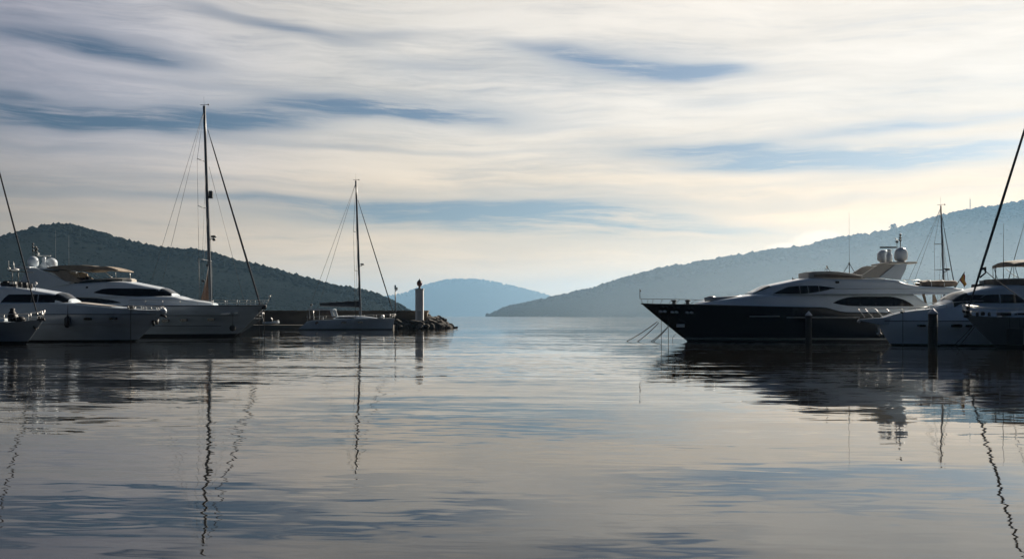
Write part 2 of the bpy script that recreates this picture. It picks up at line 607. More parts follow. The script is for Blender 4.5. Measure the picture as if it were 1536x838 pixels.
dens = g.mad(g.sub(n3, .5), .60, dens)
dens = g.mad(g.ss(g.vm('DOT_PRODUCT', dirv, tuple(sd)), .80, .98), .22, dens)
dens = g.mad(g.ss(el, .13, .04), .22, dens)
tear = g.mad(g.sub(n3, .5), 1.8, g.mad(g.sub(n1, .5), 2.6, g.mad(g.sub(n4, .5), 1.0, .62)))
dens = g.mad(g.mul(dsum, -1.0), g.m('MAXIMUM', tear, .08), dens)
cover = g.ss(dens, -.10, .98)
# the sheets thin out to open sky behind the viewer
front = g.ss(dy, -.25, .35)
cover = g.mul(g.mul(cover, g.mad(front, .55, .45)), g.ss(el, .42, 1.1, 1.0, .30))
# lit by the sun from one side
sdot = g.vm('DOT_PRODUCT', dirv, tuple(sd))
lit = g.m('MAXIMUM', g.m('MINIMUM', g.mad(sdot, 1.42, -.285), g.mad(sdot, .80, .085)), .13)
lit = g.mad(g.ss(sdot, -.25, -.95), ANTI, g.mul(lit, g.mad(front, .75, .25)))
lit = g.mul(lit, g.ss(el, .36, .90, 1.0, .26))
hi = g.ss(el, .03, .24)
ccol = g.mix(hi, (1.16, 1.03, .82, 1), (1.14, 1.05, .945, 1))
ccol = g.mix(g.mul(g.ss(el, .215, .035), front), ccol, (1.68, 1.19, .69, 1))
left_tint = g.ss(sdot, .72, .45)
ccol = g.mix(g.mul(left_tint, hi), ccol, (1.0, .97, 1.12, 1))
ccol = g.vm('MULTIPLY', ccol, g.mix(g.ss(sdot, .70, .97), (1, 1, 1, 1), (1.02, .985, .945, 1)))
ccol = g.mix(g.ss(el, .40, .85), ccol, (.82, .95, 1.12, 1))
ccol = g.mix(g.ss(dy, .2, -.3), ccol, (.64, .92, 1.24, 1))
shade = g.mad(g.sub(n4, .5), .38, g.mad(g.sub(n2, .5), .30, g.mad(g.sub(n3, .5), .20, 1.0)))
ccol = g.vm('SCALE', ccol, scale=g.mul(g.mul(lit, shade), 1.0/STR))
skyc = g.vm('MULTIPLY', g.mix(g.ss(dy, -.2, .5), (.68, .96, 1.34, 1), (1, 1, 1, 1)), g.vm('SCALE', g.vm('MULTIPLY', sky.outputs['Color'], g.mix(g.ss(sdot, .45, .72), (SKY_TINT[0]*.74, SKY_TINT[1]*.91, SKY_TINT[2]*1.04, 1), (*SKY_TINT, 1))), scale=g.mul(g.ss(sdot, .42, .80, .42, .68), g.ss(dy, -.2, .5, BACK_SKY, 1.0))))
col = g.mix(cover, skyc, ccol)
# a bank of small cumulus resting on the ridge to the right
cb = g.noise(g.xyz(g.mul(az, 34.0), g.mul(el, 48.0), 2.2), 1.0, 5, .55).outputs['Fac']
puff = None
for px, py, sw, sh_ in ((1228, 360, 42, 15), (1190, 372, 44, 9), (1268, 362, 34, 8)):
    a0, e0 = a_e(px, py)
    u = g.mul(g.sub(az, a0), F/sw); v = g.mul(g.sub(el, e0), F/sh_)
    q = g.sub(1.0, g.mad(u, u, g.mul(v, v)))
    puff = q if puff is None else g.m('SMOOTH_MAX', puff, q, .3)
puff = g.ss(g.mad(g.sub(cb, .5), 1.9, puff), -.1, .75, 0, .85)
pc = g.vm('SCALE', (1.85, 1.36, .90), scale=g.mul(lit, 1.03/STR))
col = g.mix(puff, col, pc)
bg = nt.nodes.new('ShaderNodeBackground'); bg.inputs['Strength'].default_value = STR/2**EXPO
L_(col, bg.inputs['Color'])
out = nt.nodes.new('ShaderNodeOutputWorld'); L_(bg.outputs[0], out.inputs['Surface'])

# ------------------------------------------------------------------ water
X0, X1, Y0, Y1 = -11500, 11500, -300, 26500
mb = MB(); mb.v = [(X0+5, Y0+5, 0), (X1-5, Y0+5, 0), (X1-5, Y1-5, 0), (X0+5, Y1-5, 0)]; mb.face((0, 1, 2, 3))
wm = bpy.data.materials.new('harbour_water'); wm.use_nodes = True
b = wm.node_tree.nodes['Principled BSDF']
b.inputs['Base Color'].default_value = (.013, .012, .010, 1)
b.inputs['Roughness'].default_value = .02; b.inputs['IOR'].default_value = 1.333
h = G(wm.node_tree)
geo = wm.node_tree.nodes.new('ShaderNodeNewGeometry')
gx, gy, gz = h.sep(geo.outputs['Position'])
open_ = h.ss(gy, 7, 45, .36, NEAR_S)
wm.node_tree.links.new(h.ss(gy, 100, 220, .02, FAR_R), b.inputs['Roughness'])
pn = h.noise(h.xyz(h.mul(gx, .016), h.mul(gy, .060)), 1.0, 3, .55, dims='2D').outputs['Fac']
patch = h.ss(pn, .34, .66, .45, 1.45)
nx_, ny_ = None, None
for sx, sy, ax, ay, det, off in WAVES:
    ang = .10
    c = h.noise(h.xyz(h.mad(gy, sx*.12, h.mul(gx, sx)), h.mad(gx, sy*.05, h.mad(gy, sy, off))), 1.0, det, .5, dist=.4, dims='2D').outputs['Color']
    cr, cg, cb_ = h.sep(c)
    a_ = h.mul(h.sub(cr, .5), ax); b_ = h.mul(h.sub(cg, .5), ay)
    nx_ = a_ if nx_ is None else h.add(nx_, a_)
    ny_ = b_ if ny_ is None else h.add(ny_, b_)
k = h.mul(open_, patch)
nv = h.vm('NORMALIZE', h.xyz(h.mul(nx_, k), h.mul(ny_, k), 1.0))
wm.node_tree.links.new(nv, b.inputs['Normal'])
tag(mb.build('water', wm, fix=False), kind='structure')

# ------------------------------------------------------------------ hills
def ico(n):
    bm = bmesh.new(); bmesh.ops.create_icosphere(bm, subdivisions=n, radius=1)
    v = np.array([tuple(q.co) for q in bm.verts]); bm.verts.index_update()
    f = np.array([[q.index for q in fc.verts] for fc in bm.faces]); bm.free()
    return v, f


def vnoise(x, y, seed):
    """smooth value noise on numpy arrays"""
    r = np.random.default_rng(seed).random((64, 64))
    xi = np.floor(x).astype(int); yi = np.floor(y).astype(int)
    tx = x-xi; ty = y-yi; tx = tx*tx*(3-2*tx); ty = ty*ty*(3-2*ty)
    A = r[xi % 64, yi % 64]; B_ = r[(xi+1) % 64, yi % 64]; C = r[xi % 64, (yi+1) % 64]; D = r[(xi+1) % 64, (yi+1) % 64]
    return (A*(1-tx)+B_*tx)*(1-ty)+(C*(1-tx)+D*tx)*ty-.5


def raw_mesh(name, v, f, m, smooth=True):
    me = bpy.data.meshes.new(name)
    me.vertices.add(len(v)); me.vertices.foreach_set('co', v.astype(np.float32).ravel())
    me.loops.add(f.size); me.loops.foreach_set('vertex_index', f.astype(np.int32).ravel())
    me.polygons.add(len(f))
    k = f.shape[1]
    me.polygons.foreach_set('loop_start', np.arange(0, f.size, k, dtype=np.int32))
    me.polygons.foreach_set('loop_total', np.full(len(f), k, dtype=np.int32))
    me.polygons.foreach_set('use_smooth', np.full(len(f), smooth))
    me.materials.append(m); me.update(calc_edges=True); me.validate()
    o = bpy.data.objects.new(name, me); COL.objects.link(o); return o


def hill(prof, yr, wide, tree, seed, x0, x1, step, slope=1.5, rough=.05):
    """prof: ridge line in photo pixels seen at distance yr; returns height function"""
    fp = pchip([(wx(a, yr), max(-2.0, wz(bb, yr)-tree)) for a, bb in prof])
    nx = int((x1-x0)/step)+1; xs = np.linspace(x0, x1, nx)
    hr = np.array([fp(q) for q in xs])
    def height(x, y):
        hh = np.interp(x, xs, hr)
        wd = wide*.35+slope*np.maximum(hh, 0)
        yy = y-yr-wide*.05*vnoise(x/(wide*.9)+7, x*0+3.5, seed+5)
        t = yy/np.where(yy < 0, wd, wd*1.6)
        base = np.where(np.abs(t) < 1, 1.03-np.sqrt(t*t+.0009), (1-np.abs(t))*.8)
        q = wide/230.0
        bump = vnoise(x/90/q, y/90/q, seed)*.20+vnoise(x/33/q, y/33/q, seed+1)*.07
        base = np.where(hh < 0, np.maximum(base, 0), base)
        return hh*base*(1+bump*np.clip(np.abs(t)*2.2, 0, 1)) - np.where(hh < 0, 1.0, 0)
    ys = np.linspace(yr-wide*1.3, yr+wide*1.6, int(wide*2.9/step)+1)
    Xg, Yg = np.meshgrid(xs, ys)
    Z = np.maximum(height(Xg, Yg), -.9)
    v = np.stack([Xg.ravel(), Yg.ravel(), Z.ravel()], 1)
    ny = len(ys); idx = np.arange(nx*ny).reshape(ny, nx)
    f = np.stack([idx[:-1, :-1].ravel(), idx[:-1, 1:].ravel(), idx[1:, 1:].ravel(), idx[1:, :-1].ravel()], 1)
    keep = Z.ravel()[f].max(1) > -.5
    return v, f[keep], height, xs, hr


def wd0(xs, hr, wide, slope): return wide*.35+slope*np.maximum(hr, 0)


def n_ridge_kept(ok, n): return int(ok[:n].sum())


def forest(height, xs, hr, yr, wide, n_ridge, n_slope, smin, smax, seed, slope=1.5):
    rg = np.random.default_rng(seed)
    x = np.concatenate([rg.uniform(xs[0], xs[-1], n_ridge), rg.uniform(xs[0], xs[-1], n_slope)])
    hh = np.interp(x, xs, hr); wd = wide*.35+slope*np.maximum(hh, 0)
    y = yr + np.concatenate([rg.normal(-.02, .07, n_ridge), -rg.uniform(0.03, .99, n_slope)])*wd
    z = height(x, y)
    ok = z > .8
    x, y, z = x[ok], y[ok], z[ok]; n = len(x)
    cl = vnoise(x/(wide*.16), y/(wide*.16), seed+2)+.5
    s = (smin+(smax-smin)*rg.random(n)**2.2)*(.72+.6*cl)
    s[n_ridge_kept(ok, n_ridge):] *= .62
    fl = np.where(np.arange(n) < n_ridge_kept(ok, n_ridge), 1.0, .20)
    fl = np.where((np.arange(n) < n_ridge_kept(ok, n_ridge)) & (y < yr-.03*np.interp(x, xs, wd0(xs, hr, wide, slope))), .5, fl)
    v0, f0 = ico(1)
    nv = len(v0)
    V = np.repeat(v0[None], n, 0)*(1+rg.uniform(-.15, .15, (n, nv, 1)))
    V *= np.stack([s*rg.uniform(.8, 1.25, n), s*rg.uniform(.8, 1.25, n), s*fl*rg.uniform(.7, 1.15, n)], 1)[:, None, :]
    V += np.stack([x, y, z+s*np.where(fl > .4, .45*fl, -.02)], 1)[:, None, :]
    Fc = (f0[None]+(np.arange(n)*nv)[:, None, None]).reshape(-1, 3)
    return V.reshape(-1, 3), Fc


LEFT = [(-420, 395), (-200, 378), (-60, 364), (0, 357), (30, 349), (72, 340), (97, 337), (122, 342), (150, 350), (200, 365), (250, 373), (300, 377), (325, 383), (350, 390), (400, 402), (450, 415), (500, 429), (540, 437), (562, 442), (588, 453), (603, 461), (615, 468), (624, 475), (650, 480)]
v, f, hf, xs, hr = hill(LEFT, LEFT_D, 1100, 6.0, 3, wx(-420, LEFT_D), wx(650, LEFT_D), 25.0)
tag(raw_mesh('hill', v, f, M['terrain']), kind='structure')
v, f = forest(hf, xs, hr, LEFT_D, 1100, 7500, 9000, 3.0, 8.0, 21)
tag(raw_mesh('forest', v, f, M['foliage'], True), 'dark wooded cover of the near hill behind the moored yachts', 'forest', kind='stuff')

RIGHT = [(728, 477), (736, 473), (742, 467), (755, 461), (775, 456), (800, 451), (850, 440), (900, 428), (950, 414), (1000, 402), (1050, 394), (1100, 385), (1150, 377), (1200, 371), (1250, 358), (1300, 351), (1340, 345), (1380, 333), (1450, 314), (1500, 306), (1536, 300), (1620, 287), (1760, 274), (1900, 290), (2100, 330)]
v, f, hf2, xs2, hr2 = hill(RIGHT, RIGHT_D, 2500, 12.0, 9, wx(728, RIGHT_D), wx(2100, RIGHT_D), 50.0, slope=1.7)
tag(raw_mesh('hill', v, f, M['terrain']), kind='structure')
v, f = forest(hf2, xs2, hr2, RIGHT_D, 2500, 7500, 8000, 7.0, 17.0, 33, 1.7)
tag(raw_mesh('forest', v, f, M['foliage'], True), 'hazy wooded cover of the long hill across the bay', 'forest', kind='stuff')

FAR = [(300, 470), (420, 455), (500, 448), (560, 446), (600, 441), (620, 434), (650, 424), (680, 418.5), (705, 418.5), (730, 421.5), (760, 427), (800, 436), (830, 446), (870, 455), (950, 465), (1000, 476)]
v, f, hf3, xs3, hr3 = hill(FAR, FAR_D, 2500, 10.0, 15, wx(300, FAR_D), wx(1000, FAR_D), 80.0, slope=1.7)
tag(raw_mesh('mountain', v, f, M['terrain']), kind='structure')
v, f = forest(hf3, xs3, hr3, FAR_D, 2500, 2200, 1200, 14.0, 30.0, 44, 1.7)
tag(raw_mesh('forest', v, f, M['foliage'], True), 'pale far wooded cover of the mountain closing the bay', 'forest', kind='stuff')

# lattice mast on the ridge and the lone tree
tx = wx(1455, RIGHT_D); tz = float(hf2(np.array([tx]), np.array([RIGHT_D*1.0]))[0])
t = thing('radio_mast', 'thin radio mast standing on the far right ridge', 'mast', (tx, RIGHT_D, tz-2))
mb = MB(); top = wz(296, RIGHT_D)-tz+2
for cx, cy in ((-1, -1), (1, -1), (0, 1)): mb.tube([(cx*3.6, cy*3.6, 0), (cx*2.0, cy*2.0, top*.86)], 1.0, 5)
for k in range(9):
    z0, z1 = top*.86*k/9, top*.86*(k+1)/9; q0 = 3.6-1.6*k/9; q1 = 3.6-1.6*(k+1)/9
    P = [(-q0, -q0, z0), (q1, -q1, z1)] if k % 2 else [(q0, -q0, z0), (-q1, -q1, z1)]
    mb.tube(P, .6, 4); mb.tube([(P[1][0], P[1][1], P[1][2]), (0, q1, z1)], .6, 4)
mb.build('lattice', M['dark_steel'], t)
MB().tube([(0, 0, top*.84), (0, 0, top)], .9, 5).build('antenna', M['dark_steel'], t)

tx = wx(1340, RIGHT_D); tz = float(hf2(np.array([tx]), np.array([RIGHT_D*1.0]))[0])
t = thing('pine_tree', 'lone tall tree rising above the right ridge line', 'tree', (tx, RIGHT_D, tz-14))
MB().tube([(0, 0, 0), (1.0, 0, 28), (.4, 0, 48)], [2.6, 2.0, 1.0], 7).build('trunk', M['bark'], t)
rg = np.random.default_rng(5); v0, f0 = ico(1); VV = []; FF = []
for k in range(46):
    c = rg.normal(0, 1, 3)*np.array([9.5, 8.6, 7.0])+np.array([.6, 0, 50]); s_ = rg.uniform(2.6, 6.4)
    FF.append(f0+len(VV)*len(v0)); VV.append(v0*(1+rg.uniform(-.3, .3, (len(v0), 1)))*s_+c)
o = raw_mesh('crown', np.concatenate(VV), np.concatenate(FF), M['foliage'], False); o.parent = t

# ------------------------------------------------------------------ air
mb = MB(); mb.box(X0, X1, Y0, Y1, -2.0, HAZE_TOP)
hz = mb.build('haze', [], fix=True)
hm = bpy.data.materials.new('haze_air'); hm.use_nodes = True
for n in list(hm.node_tree.nodes):
    if n.type != 'OUTPUT_MATERIAL': hm.node_tree.nodes.remove(n)
pv = hm.node_tree.nodes.new('ShaderNodeVolumePrincipled')
pv.inputs['Color'].default_value = HAZE_COL
pv.inputs['Density'].default_value = HAZE_K
pv.inputs['Anisotropy'].default_value = HAZE_G
hm.node_tree.links.new(pv.outputs[0], [n for n in hm.node_tree.nodes if n.type == 'OUTPUT_MATERIAL'][0].inputs['Volume'])
hz.data.materials.append(hm)
tag(hz, 'pale blue morning haze over the bay', 'haze', kind='stuff')

# a bank of mist lying in the valley under the right ridge
v0, f0 = ico(5)
mc = (wx(1480, 4300), 4200.0, 5.0)
me = bpy.data.meshes.new('mist'); me.from_pydata([tuple(q) for q in np.stack([v0[:, 0], np.sign(v0[:, 1])*np.abs(v0[:, 1])**3, v0[:, 2]], 1)*np.array([2600.0, 1500.0, 460.0])+np.array(mc)], [], [tuple(int(i) for i in q) for q in f0])
mo = bpy.data.objects.new('mist', me); COL.objects.link(mo)
mm = bpy.data.materials.new('mist_air'); mm.use_nodes = True
for n in list(mm.node_tree.nodes):
    if n.type != 'OUTPUT_MATERIAL': mm.node_tree.nodes.remove(n)
pv = mm.node_tree.nodes.new('ShaderNodeVolumePrincipled')
pv.inputs['Color'].default_value = (.80, .92, 1.0, 1); pv.inputs['Density'].default_value = MIST_K; pv.inputs['Anisotropy'].default_value = .35
mm.node_tree.links.new(pv.outputs[0], [n for n in mm.node_tree.nodes if n.type == 'OUTPUT_MATERIAL'][0].inputs['Volume'])
me.materials.append(mm)
tag(mo, 'low pale mist lying in the valley below the right ridge', 'mist', kind='stuff')
# ================================================================== DARK MOTOR YACHT
def fittings_line(mb, pts, r): mb.tube(pts, r, n=5)


def make_dark_yacht():
    fr = Fr(1205, 87.2); P = fr.p
    root = thing('motor_yacht', 'large navy hulled motor yacht with white superstructure and twin radomes', 'yacht', (fr.x0, fr.yc, 0))
    edge, sh = hull(fr, root, (961.5, 455), 1031, 1456,
                    [(1000, 455.5), (1050, 456.5), (1100, 458), (1150, 459.5), (1200, 460.6), (1232, 461), (1243, 462.3), (1257, 466.8), (1270, 468.4), (1300, 469), (1460, 470)],
                    3.2, [M['navy'], M['boot'], M['stripe']], entry=.40, rake=1.0, boot=(.03, .10), stripe=(.20, .33), stern_rake=.5)
    def E(px, y=-3.2, k=0): return edge_at(edge, P(px, 0, y)[0])
    # main deckhouse
    zt = pchip(fr.pts([(1046, 460), (1052, 455.3), (1075, 450.5), (1100, 446.8), (1125, 443.2), (1140, 441.2), (1372, 441), (1385, 449), (1398, 459.5)], -2.6))
    wf = pchip([(fr.xz(a, 0, -2.6)[0], w) for a, w in ((1046, .5), (1060, 1.3), (1100, 2.15), (1150, 2.55), (1200, 2.7), (1398, 2.72))])
    zbv = fr.xz(0, 470, -2.7)[1]
    A = Loft(lin(P(1046, 0, -2.6)[0], P(1398, 0, -2.7)[0], 60), lambda x: zbv, zt, wf, r=.55, tumble=.04, camber=.12)
    A.mesh(MB()).build('deckhouse', M['white'], root)
    win = MB()
    A.window(win, fr.pts([(1250, 454), (1256, 451), (1263, 448.3), (1275, 445.7), (1290, 444.6), (1330, 444.6), (1345, 446), (1358, 450), (1371, 458)], -2.7),
             fr.pts([(1250, 454.4), (1262, 457), (1275, 458.5), (1300, 459.2), (1371, 459.2)], -2.7))
    w_ = build_each(win, 'saloon_window', M['glass'], root)[0]
    mu = MB()
    for px in (1291, 1314, 1337):
        x = P(px, 0, -2.7)[0]; z0 = fr.xz(px, 459, -2.7)[1]; z1 = fr.xz(px, 444.6, -2.7)[1]
        y = A.side_y(x, z0)-.035; y2 = A.side_y(x, z1)-.035
        mu.tube([(x, y, z0), (x, y2, z1)], .035, n=4)
    build_each(mu, 'mullion', M['black'], w_)
    # pilothouse and the upper deck moulding with its long overhang aft
    zt2 = pchip(fr.pts([(1126, 441.6), (1140, 436.2), (1156, 428.8), (1180, 423.6), (1205, 418.6), (1225, 416.6), (1260, 416.6), (1300, 418), (1345, 419.5), (1362, 425), (1382, 428.6), (1400, 429.6), (1430, 431), (1442, 432.8), (1450, 434.6)], -2.6))
    zb2 = pchip(fr.pts([(1126, 442), (1240, 441), (1425, 440.8), (1438, 439.3), (1450, 436)], -2.7))
    w2 = pchip([(fr.xz(a, 0, -2.6)[0], w) for a, w in ((1126, .9), (1135, 1.5), (1156, 2.15), (1200, 2.55), (1260, 2.8), (1330, 2.95), (1420, 2.95), (1450, 2.5))])
    B_ = Loft(lin(P(1126, 0, -1)[0], P(1450, 0, -2.8)[0], 80), zb2, zt2, w2, r=.5, tumble=.16, camber=.12)
    B_.mesh(MB()).build('upper_deck', M['white'], root)
    wn = MB()
    B_.window(wn, fr.pts([(1161, 440.2), (1171, 435.4), (1186, 429.6), (1205, 428.4), (1225, 428.4), (1240, 429.8), (1252, 432)], -2.45),
              fr.pts([(1161, 440.6), (1200, 440.6), (1218, 439), (1235, 436), (1252, 432.4)], -2.45))
    pw = build_each(wn, 'pilothouse_window', M['glass'], root)[0]
    for px, pa, pb in ((1200, 440.4, 428.6), (1212, 439.4, 428.6), (1228, 437.2, 428.8)):
        x = P(px, 0, -2.45)[0]; z0 = fr.xz(px, pa, -2.45)[1]; z1 = fr.xz(px, pb, -2.45)[1]
        MB().tube([(x, B_.side_y(x, z0)-.03, z0), (x, B_.side_y(x, z1)-.03, z1)], .03, 4).build('mullion', M['stripe'], pw)
    ws = MB()
    B_.patch(ws, P(1128.5, 0, -1)[0], P(1154, 0, -1.5)[0], 7, 21, .02)
    wsd = ws.build('windscreen', M['glass'], root)
    wp = MB()
    for t in (-.45, .45):
        pa = P(1131, 440, 0); pb = P(1154, 430, 0)
        wp.tube([(pa[0], t*1.6, pa[2]+.05), (pb[0], t*2.4, pb[2]+.12)], .03, 4)
    build_each(wp, 'wiper', M['black'], wsd)
    # groove under the upper deck and small openings
    mb = MB(); mb.tube([(x, B_.side_y(x, zb2(x)+.45)-.01, zb2(x)+.45) for x in lin(P(1245, 0, -2.8)[0], P(1425, 0, -2.9)[0], 12)], .022, 4)
    mb.build('moulding_line', M['stripe'], root)
    mb = MB(); q = P(1258, 423, -2.75); ellipse_port(mb, q[0], B_.side_y(q[0], q[2]), q[2], .17, .10)
    mb.build('vent', M['black'], root)
    # flybridge coaming with its canvas
    zt3 = pchip(fr.pts([(1210, 408.6), (1225, 406.8), (1245, 406.8), (1270, 409.2), (1294, 414)], -2))
    zb3 = pchip(fr.pts([(1210, 418.5), (1294, 418.8)], -2))
    w3 = pchip([(fr.xz(a, 0, -2)[0], w) for a, w in ((1210, .7), (1213, 1.3), (1225, 1.85), (1250, 2.15), (1294, 2.25))])
    C_ = Loft(lin(P(1210, 0, -1)[0], P(1294, 0, -2.2)[0], 30), zb3, zt3, w3, r=.10, tumble=-.10, camber=.05)
    C_.mesh(MB()).build('flybridge_screen', M['sand'], root)
    mb = MB(); C_.window(mb, fr.pts([(1222, 411.5), (1240, 411), (1262, 412.3), (1290, 415.3)], -2.1), fr.pts([(1220, 415.4), (1250, 416.3), (1291, 417)], -2.1), off=.03)
    build_each(mb, 'canvas_cover', M['canvas_brown'], root)
    # arch
    for sg in (-1, 1):
        y = sg*2.05
        mb = MB()
        f_ = [P(1319, 416, -2.05), P(1343, 396.4, -2.05), P(1360, 395, -2.05), P(1358, 404, -2.05), P(1350, 420, -2.05)]
        mb.prism([(a[0], a[2]) for a in f_], y-.11, y+.11)
        mb.build('arch_leg', M['white'], root)
        mb = MB()
        f_ = [P(1288, 416, -2.05), P(1317, 397, -2.05), P(1324, 395.4, -2.05), P(1344, 396, -2.05), P(1319, 416.4, -2.05)]
        mb.prism([(a[0], a[2]) for a in f_], y*.96-.08, y*.96+.08)
        mb.build('arch_strut', M['sand'], root)  # sand colour put in for warm light on the strut's forward face
    a = P(1320, 394.4, 0); b = P(1361, 397, 0)
    MB().box(a[0], b[0], -2.2, 2.2, b[2], a[2], bev=.05).build('arch_top', M['sand'], root)
    c = P(1325, 394, 1.0); radome(root, (c[0], 1.0, c[2]), .53, 1.15)
    c = P(1351.5, 393.6, -1.0); radome(root, (c[0], -1.0, c[2]), .56, 1.32)
    mb = MB(); c = P(1334, 394.2, 0); mb.lathe([(.26, 0), (.26, .75), (.20, .78), (.14, .95), (.2, 1.0), (.2, 1.16), (.08, 1.2)], c[0], 0, c[2], 16)
    rd = mb.build('radar_pedestal', M['white'], root)
    c = P(1332, 371, 0); MB().box(c[0]-.72, c[0]+.72, -.07, .07, c[2]-.07, c[2]+.07, bev=.03).build('radar_scanner', M['dark_steel'], rd)
    mb = MB(); a = P(1350.5, 373, 0); b = P(1350.5, 350.5, 0)
    mb.tube([a, b], .045, 6)
    for py, r in ((352, .09), (357, .11), (360.5, .10)): q = P(1350.5, py, 0); mb.lathe([(.03, -.09), (r, -.05), (r, .06), (.03, .1)], q[0], 0, q[2], 10)
    a = P(1345.5, 373, 0); b = P(1345.5, 363, 0); mb.tube([a, b], .03, 5); mb.lathe([(.04, -.08), (.13, -.03), (.13, .08), (.04, .13)], b[0], 0, b[2], 10)
    mb.tube([P(1343, 357, 0), P(1344.2, 359.5, 0), P(1347, 360, 0), P(1349.5, 359.5, 0)], .035, 5)
    mb.build('light_mast', M['dark_steel'], root)
    # aerials on tripods
    for (px, p0, p1, legs, whip) in ((1274, 395, 417, (1259, 1289), 318), (1240.5, 400, 409, (1234, 1248), None)):
        mb = MB(); t = P(px, p0, 0)
        mb.tube([P(px, p1, 0), t], .035, 5)
        for k, l in enumerate(legs):
            q = P(l, p1-2.5, 0); mb.tube([(q[0], (-.5, .5)[k], q[2]), t], .026, 5)
        mb.lathe([(.05, -.08), (.08, 0), (.05, .1)], t[0], 0, t[2], 8)
        if whip: mb.tube([t, P(px-.4, whip, 0)], [.018, .006], 5)
        mb.build('antenna', M['dark_steel'], root)
    mb = MB(); q = P(1190.5, 421, -.2); mb.box(q[0]-.13, q[0]+.13, -.35, -.1, q[2]-.05, q[2]+.20, bev=.04); mb.tube([(q[0]-.1, -.2, q[2]+.2), (q[0]-.1, -.2, q[2]+.32)], .03, 5)
    mb.build('horn', M['black'], root)
    # white ovals painted for daylight through the hawse holes, hull lines, rubbing strake
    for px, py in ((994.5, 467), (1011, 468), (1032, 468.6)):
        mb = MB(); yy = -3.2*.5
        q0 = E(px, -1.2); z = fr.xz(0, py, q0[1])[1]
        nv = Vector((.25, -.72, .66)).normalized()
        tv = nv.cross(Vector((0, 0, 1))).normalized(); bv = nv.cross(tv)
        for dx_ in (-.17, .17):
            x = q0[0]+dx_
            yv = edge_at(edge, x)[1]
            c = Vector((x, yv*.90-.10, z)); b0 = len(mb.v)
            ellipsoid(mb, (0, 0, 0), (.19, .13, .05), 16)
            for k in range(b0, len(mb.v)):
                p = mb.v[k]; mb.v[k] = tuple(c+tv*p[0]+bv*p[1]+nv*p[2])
        build_each(mb, 'hawse_daylight', M['lamp_and_glint_white'], root)
    for a, b, py in ((1125, 1170, 474.4), (1180, 1290, 476)):
        mb = MB()
        pts = []
        for x in lin(P(a, 0, -3.15)[0], P(b, 0, -3.2)[0], 10):
            yv = edge_at(edge, x)[1]; z = fr.xz(0, py, -3.1)[1]; zs = sh(x); vv = z/zs
            pts.append((x, yv*(1-.30*(1-vv)**1.4*.6)-.015, z))
        mb.tube(pts, .045, 5); mb.build('hull_line', M['steel'], root)
    mb = MB(); mb.tube([(x, y-.01, z-.02) for x, y, z in edge], .05, 6); mb.build('rub_rail', M['navy'], root)
    # anchor plate low on the bow
    mb = MB(); q = P(1020, 488.5, -.6); mb.box(q[0]-.34, q[0]+.34, -1.02, -.8, q[2]-.12, q[2]+.16, bev=.04); mb.build('anchor', M['steel'], root)
    # bow rail and side rails
    def rl(pxs, tops, name='handrail', mids=0, rr=.024):
        for sg in (-1, 1):
            mb = MB(); T = []; Bs = []
            for px, (tx, ty) in zip(pxs, tops):
                e = edge_at(edge, P(px, 0, -2)[0]); e = (e[0], e[1]*sg*-1*-1 if sg < 0 else -e[1], e[2])
                yy = e[1]*.96
                q = fr.xz(tx, ty, yy)
                T.append((q[0], yy, q[1])); Bs.append((e[0], yy, e[2]))
            rail(mb, T, Bs, rr, mids=mids); mb.build(name, M['dark_steel'], root)
    rl([969, 977, 985, 998, 1012, 1022, 1036, 1046, 1058], [(961, 448), (972, 448), (980, 448.1), (994, 448.3), (1008, 448.5), (1020, 448.8), (1034, 449.1), (1045, 449.5), (1058, 449.8)], 'bow_rail')
    rl([1058, 1076, 1099, 1121.5, 1145, 1169, 1193, 1215, 1237], [(1058, 449.8), (1076, 450.3), (1099, 450.6), (1121.5, 451), (1145, 451.3), (1169, 451.8), (1193, 452.2), (1215, 452.6), (1237, 453)])
    mb = MB(); mb.tube([P(960, 448.2, 0), P(959.6, 433, 0)], .032, 5); q = P(960.6, 436, 0); mb.lathe([(.02, -.08), (.07, -.03), (.07, .05), (.02, .09)], q[0], 0, q[2], 8); mb.build('jackstaff', M['dark_steel'], root)
    # foredeck gear
    for px in (1011, 1031.5):
        mb = MB(); q = P(px, 455, -.7); mb.lathe([(.18, -.3), (.18, .05), (.11, .1), (.24, .18), (.25, .27), (.1, .31)], q[0], q[1], q[2], 12); mb.build('windlass', M['black'], root)
    mb = MB(); a = P(1057, 449.4, -1.0); b = P(1116, 445, -1.0); mb.tube([a, b], [.16, .13], 8); mb.tube([P(1057, 449.4, -1.0), P(1066, 446.6, -1), P(1072, 447.6, -1)], .18, 7); mb.build('crane', M['stripe'], root)
    # aft end: pillar curtains and cockpit
    mb = MB(); a = P(1382, 441, -2.3); b = P(1389, 455, -2.3)
    mb.prism(fr.pts([(1383, 441), (1387, 441), (1391, 458), (1388, 458)], -2.3), -2.35, -2.25)
    mb.build('curtain', M['canvas_brown'], root)
    mb = MB(); mb.prism(fr.pts([(1399, 441), (1401.5, 441), (1405, 450), (1406, 460), (1399, 460)], 1.9), 1.85, 1.95); mb.build('curtain', M['canvas_brown'], root)
    mb = MB(); mb.tube([P(1412, 441, 2.2), P(1412, 460, 2.2)], .045, 6); mb.tube([P(1430, 441, 2.4), P(1430, 466, 2.4)], .035, 6); build_each(mb, 'pillar', M['steel'], root)
    # rails round the boat deck aft
    mb = MB(); T = [P(a, b, -2.4) for a, b in ((1354, 419.5), (1367, 419.7), (1380, 420))]; Bt = [P(a, b, -2.4) for a, b in ((1362, 424.8), (1372, 428), (1380, 429.4))]
    rail(mb, T, Bt, .02); mb.build('handrail', M['steel'], root)
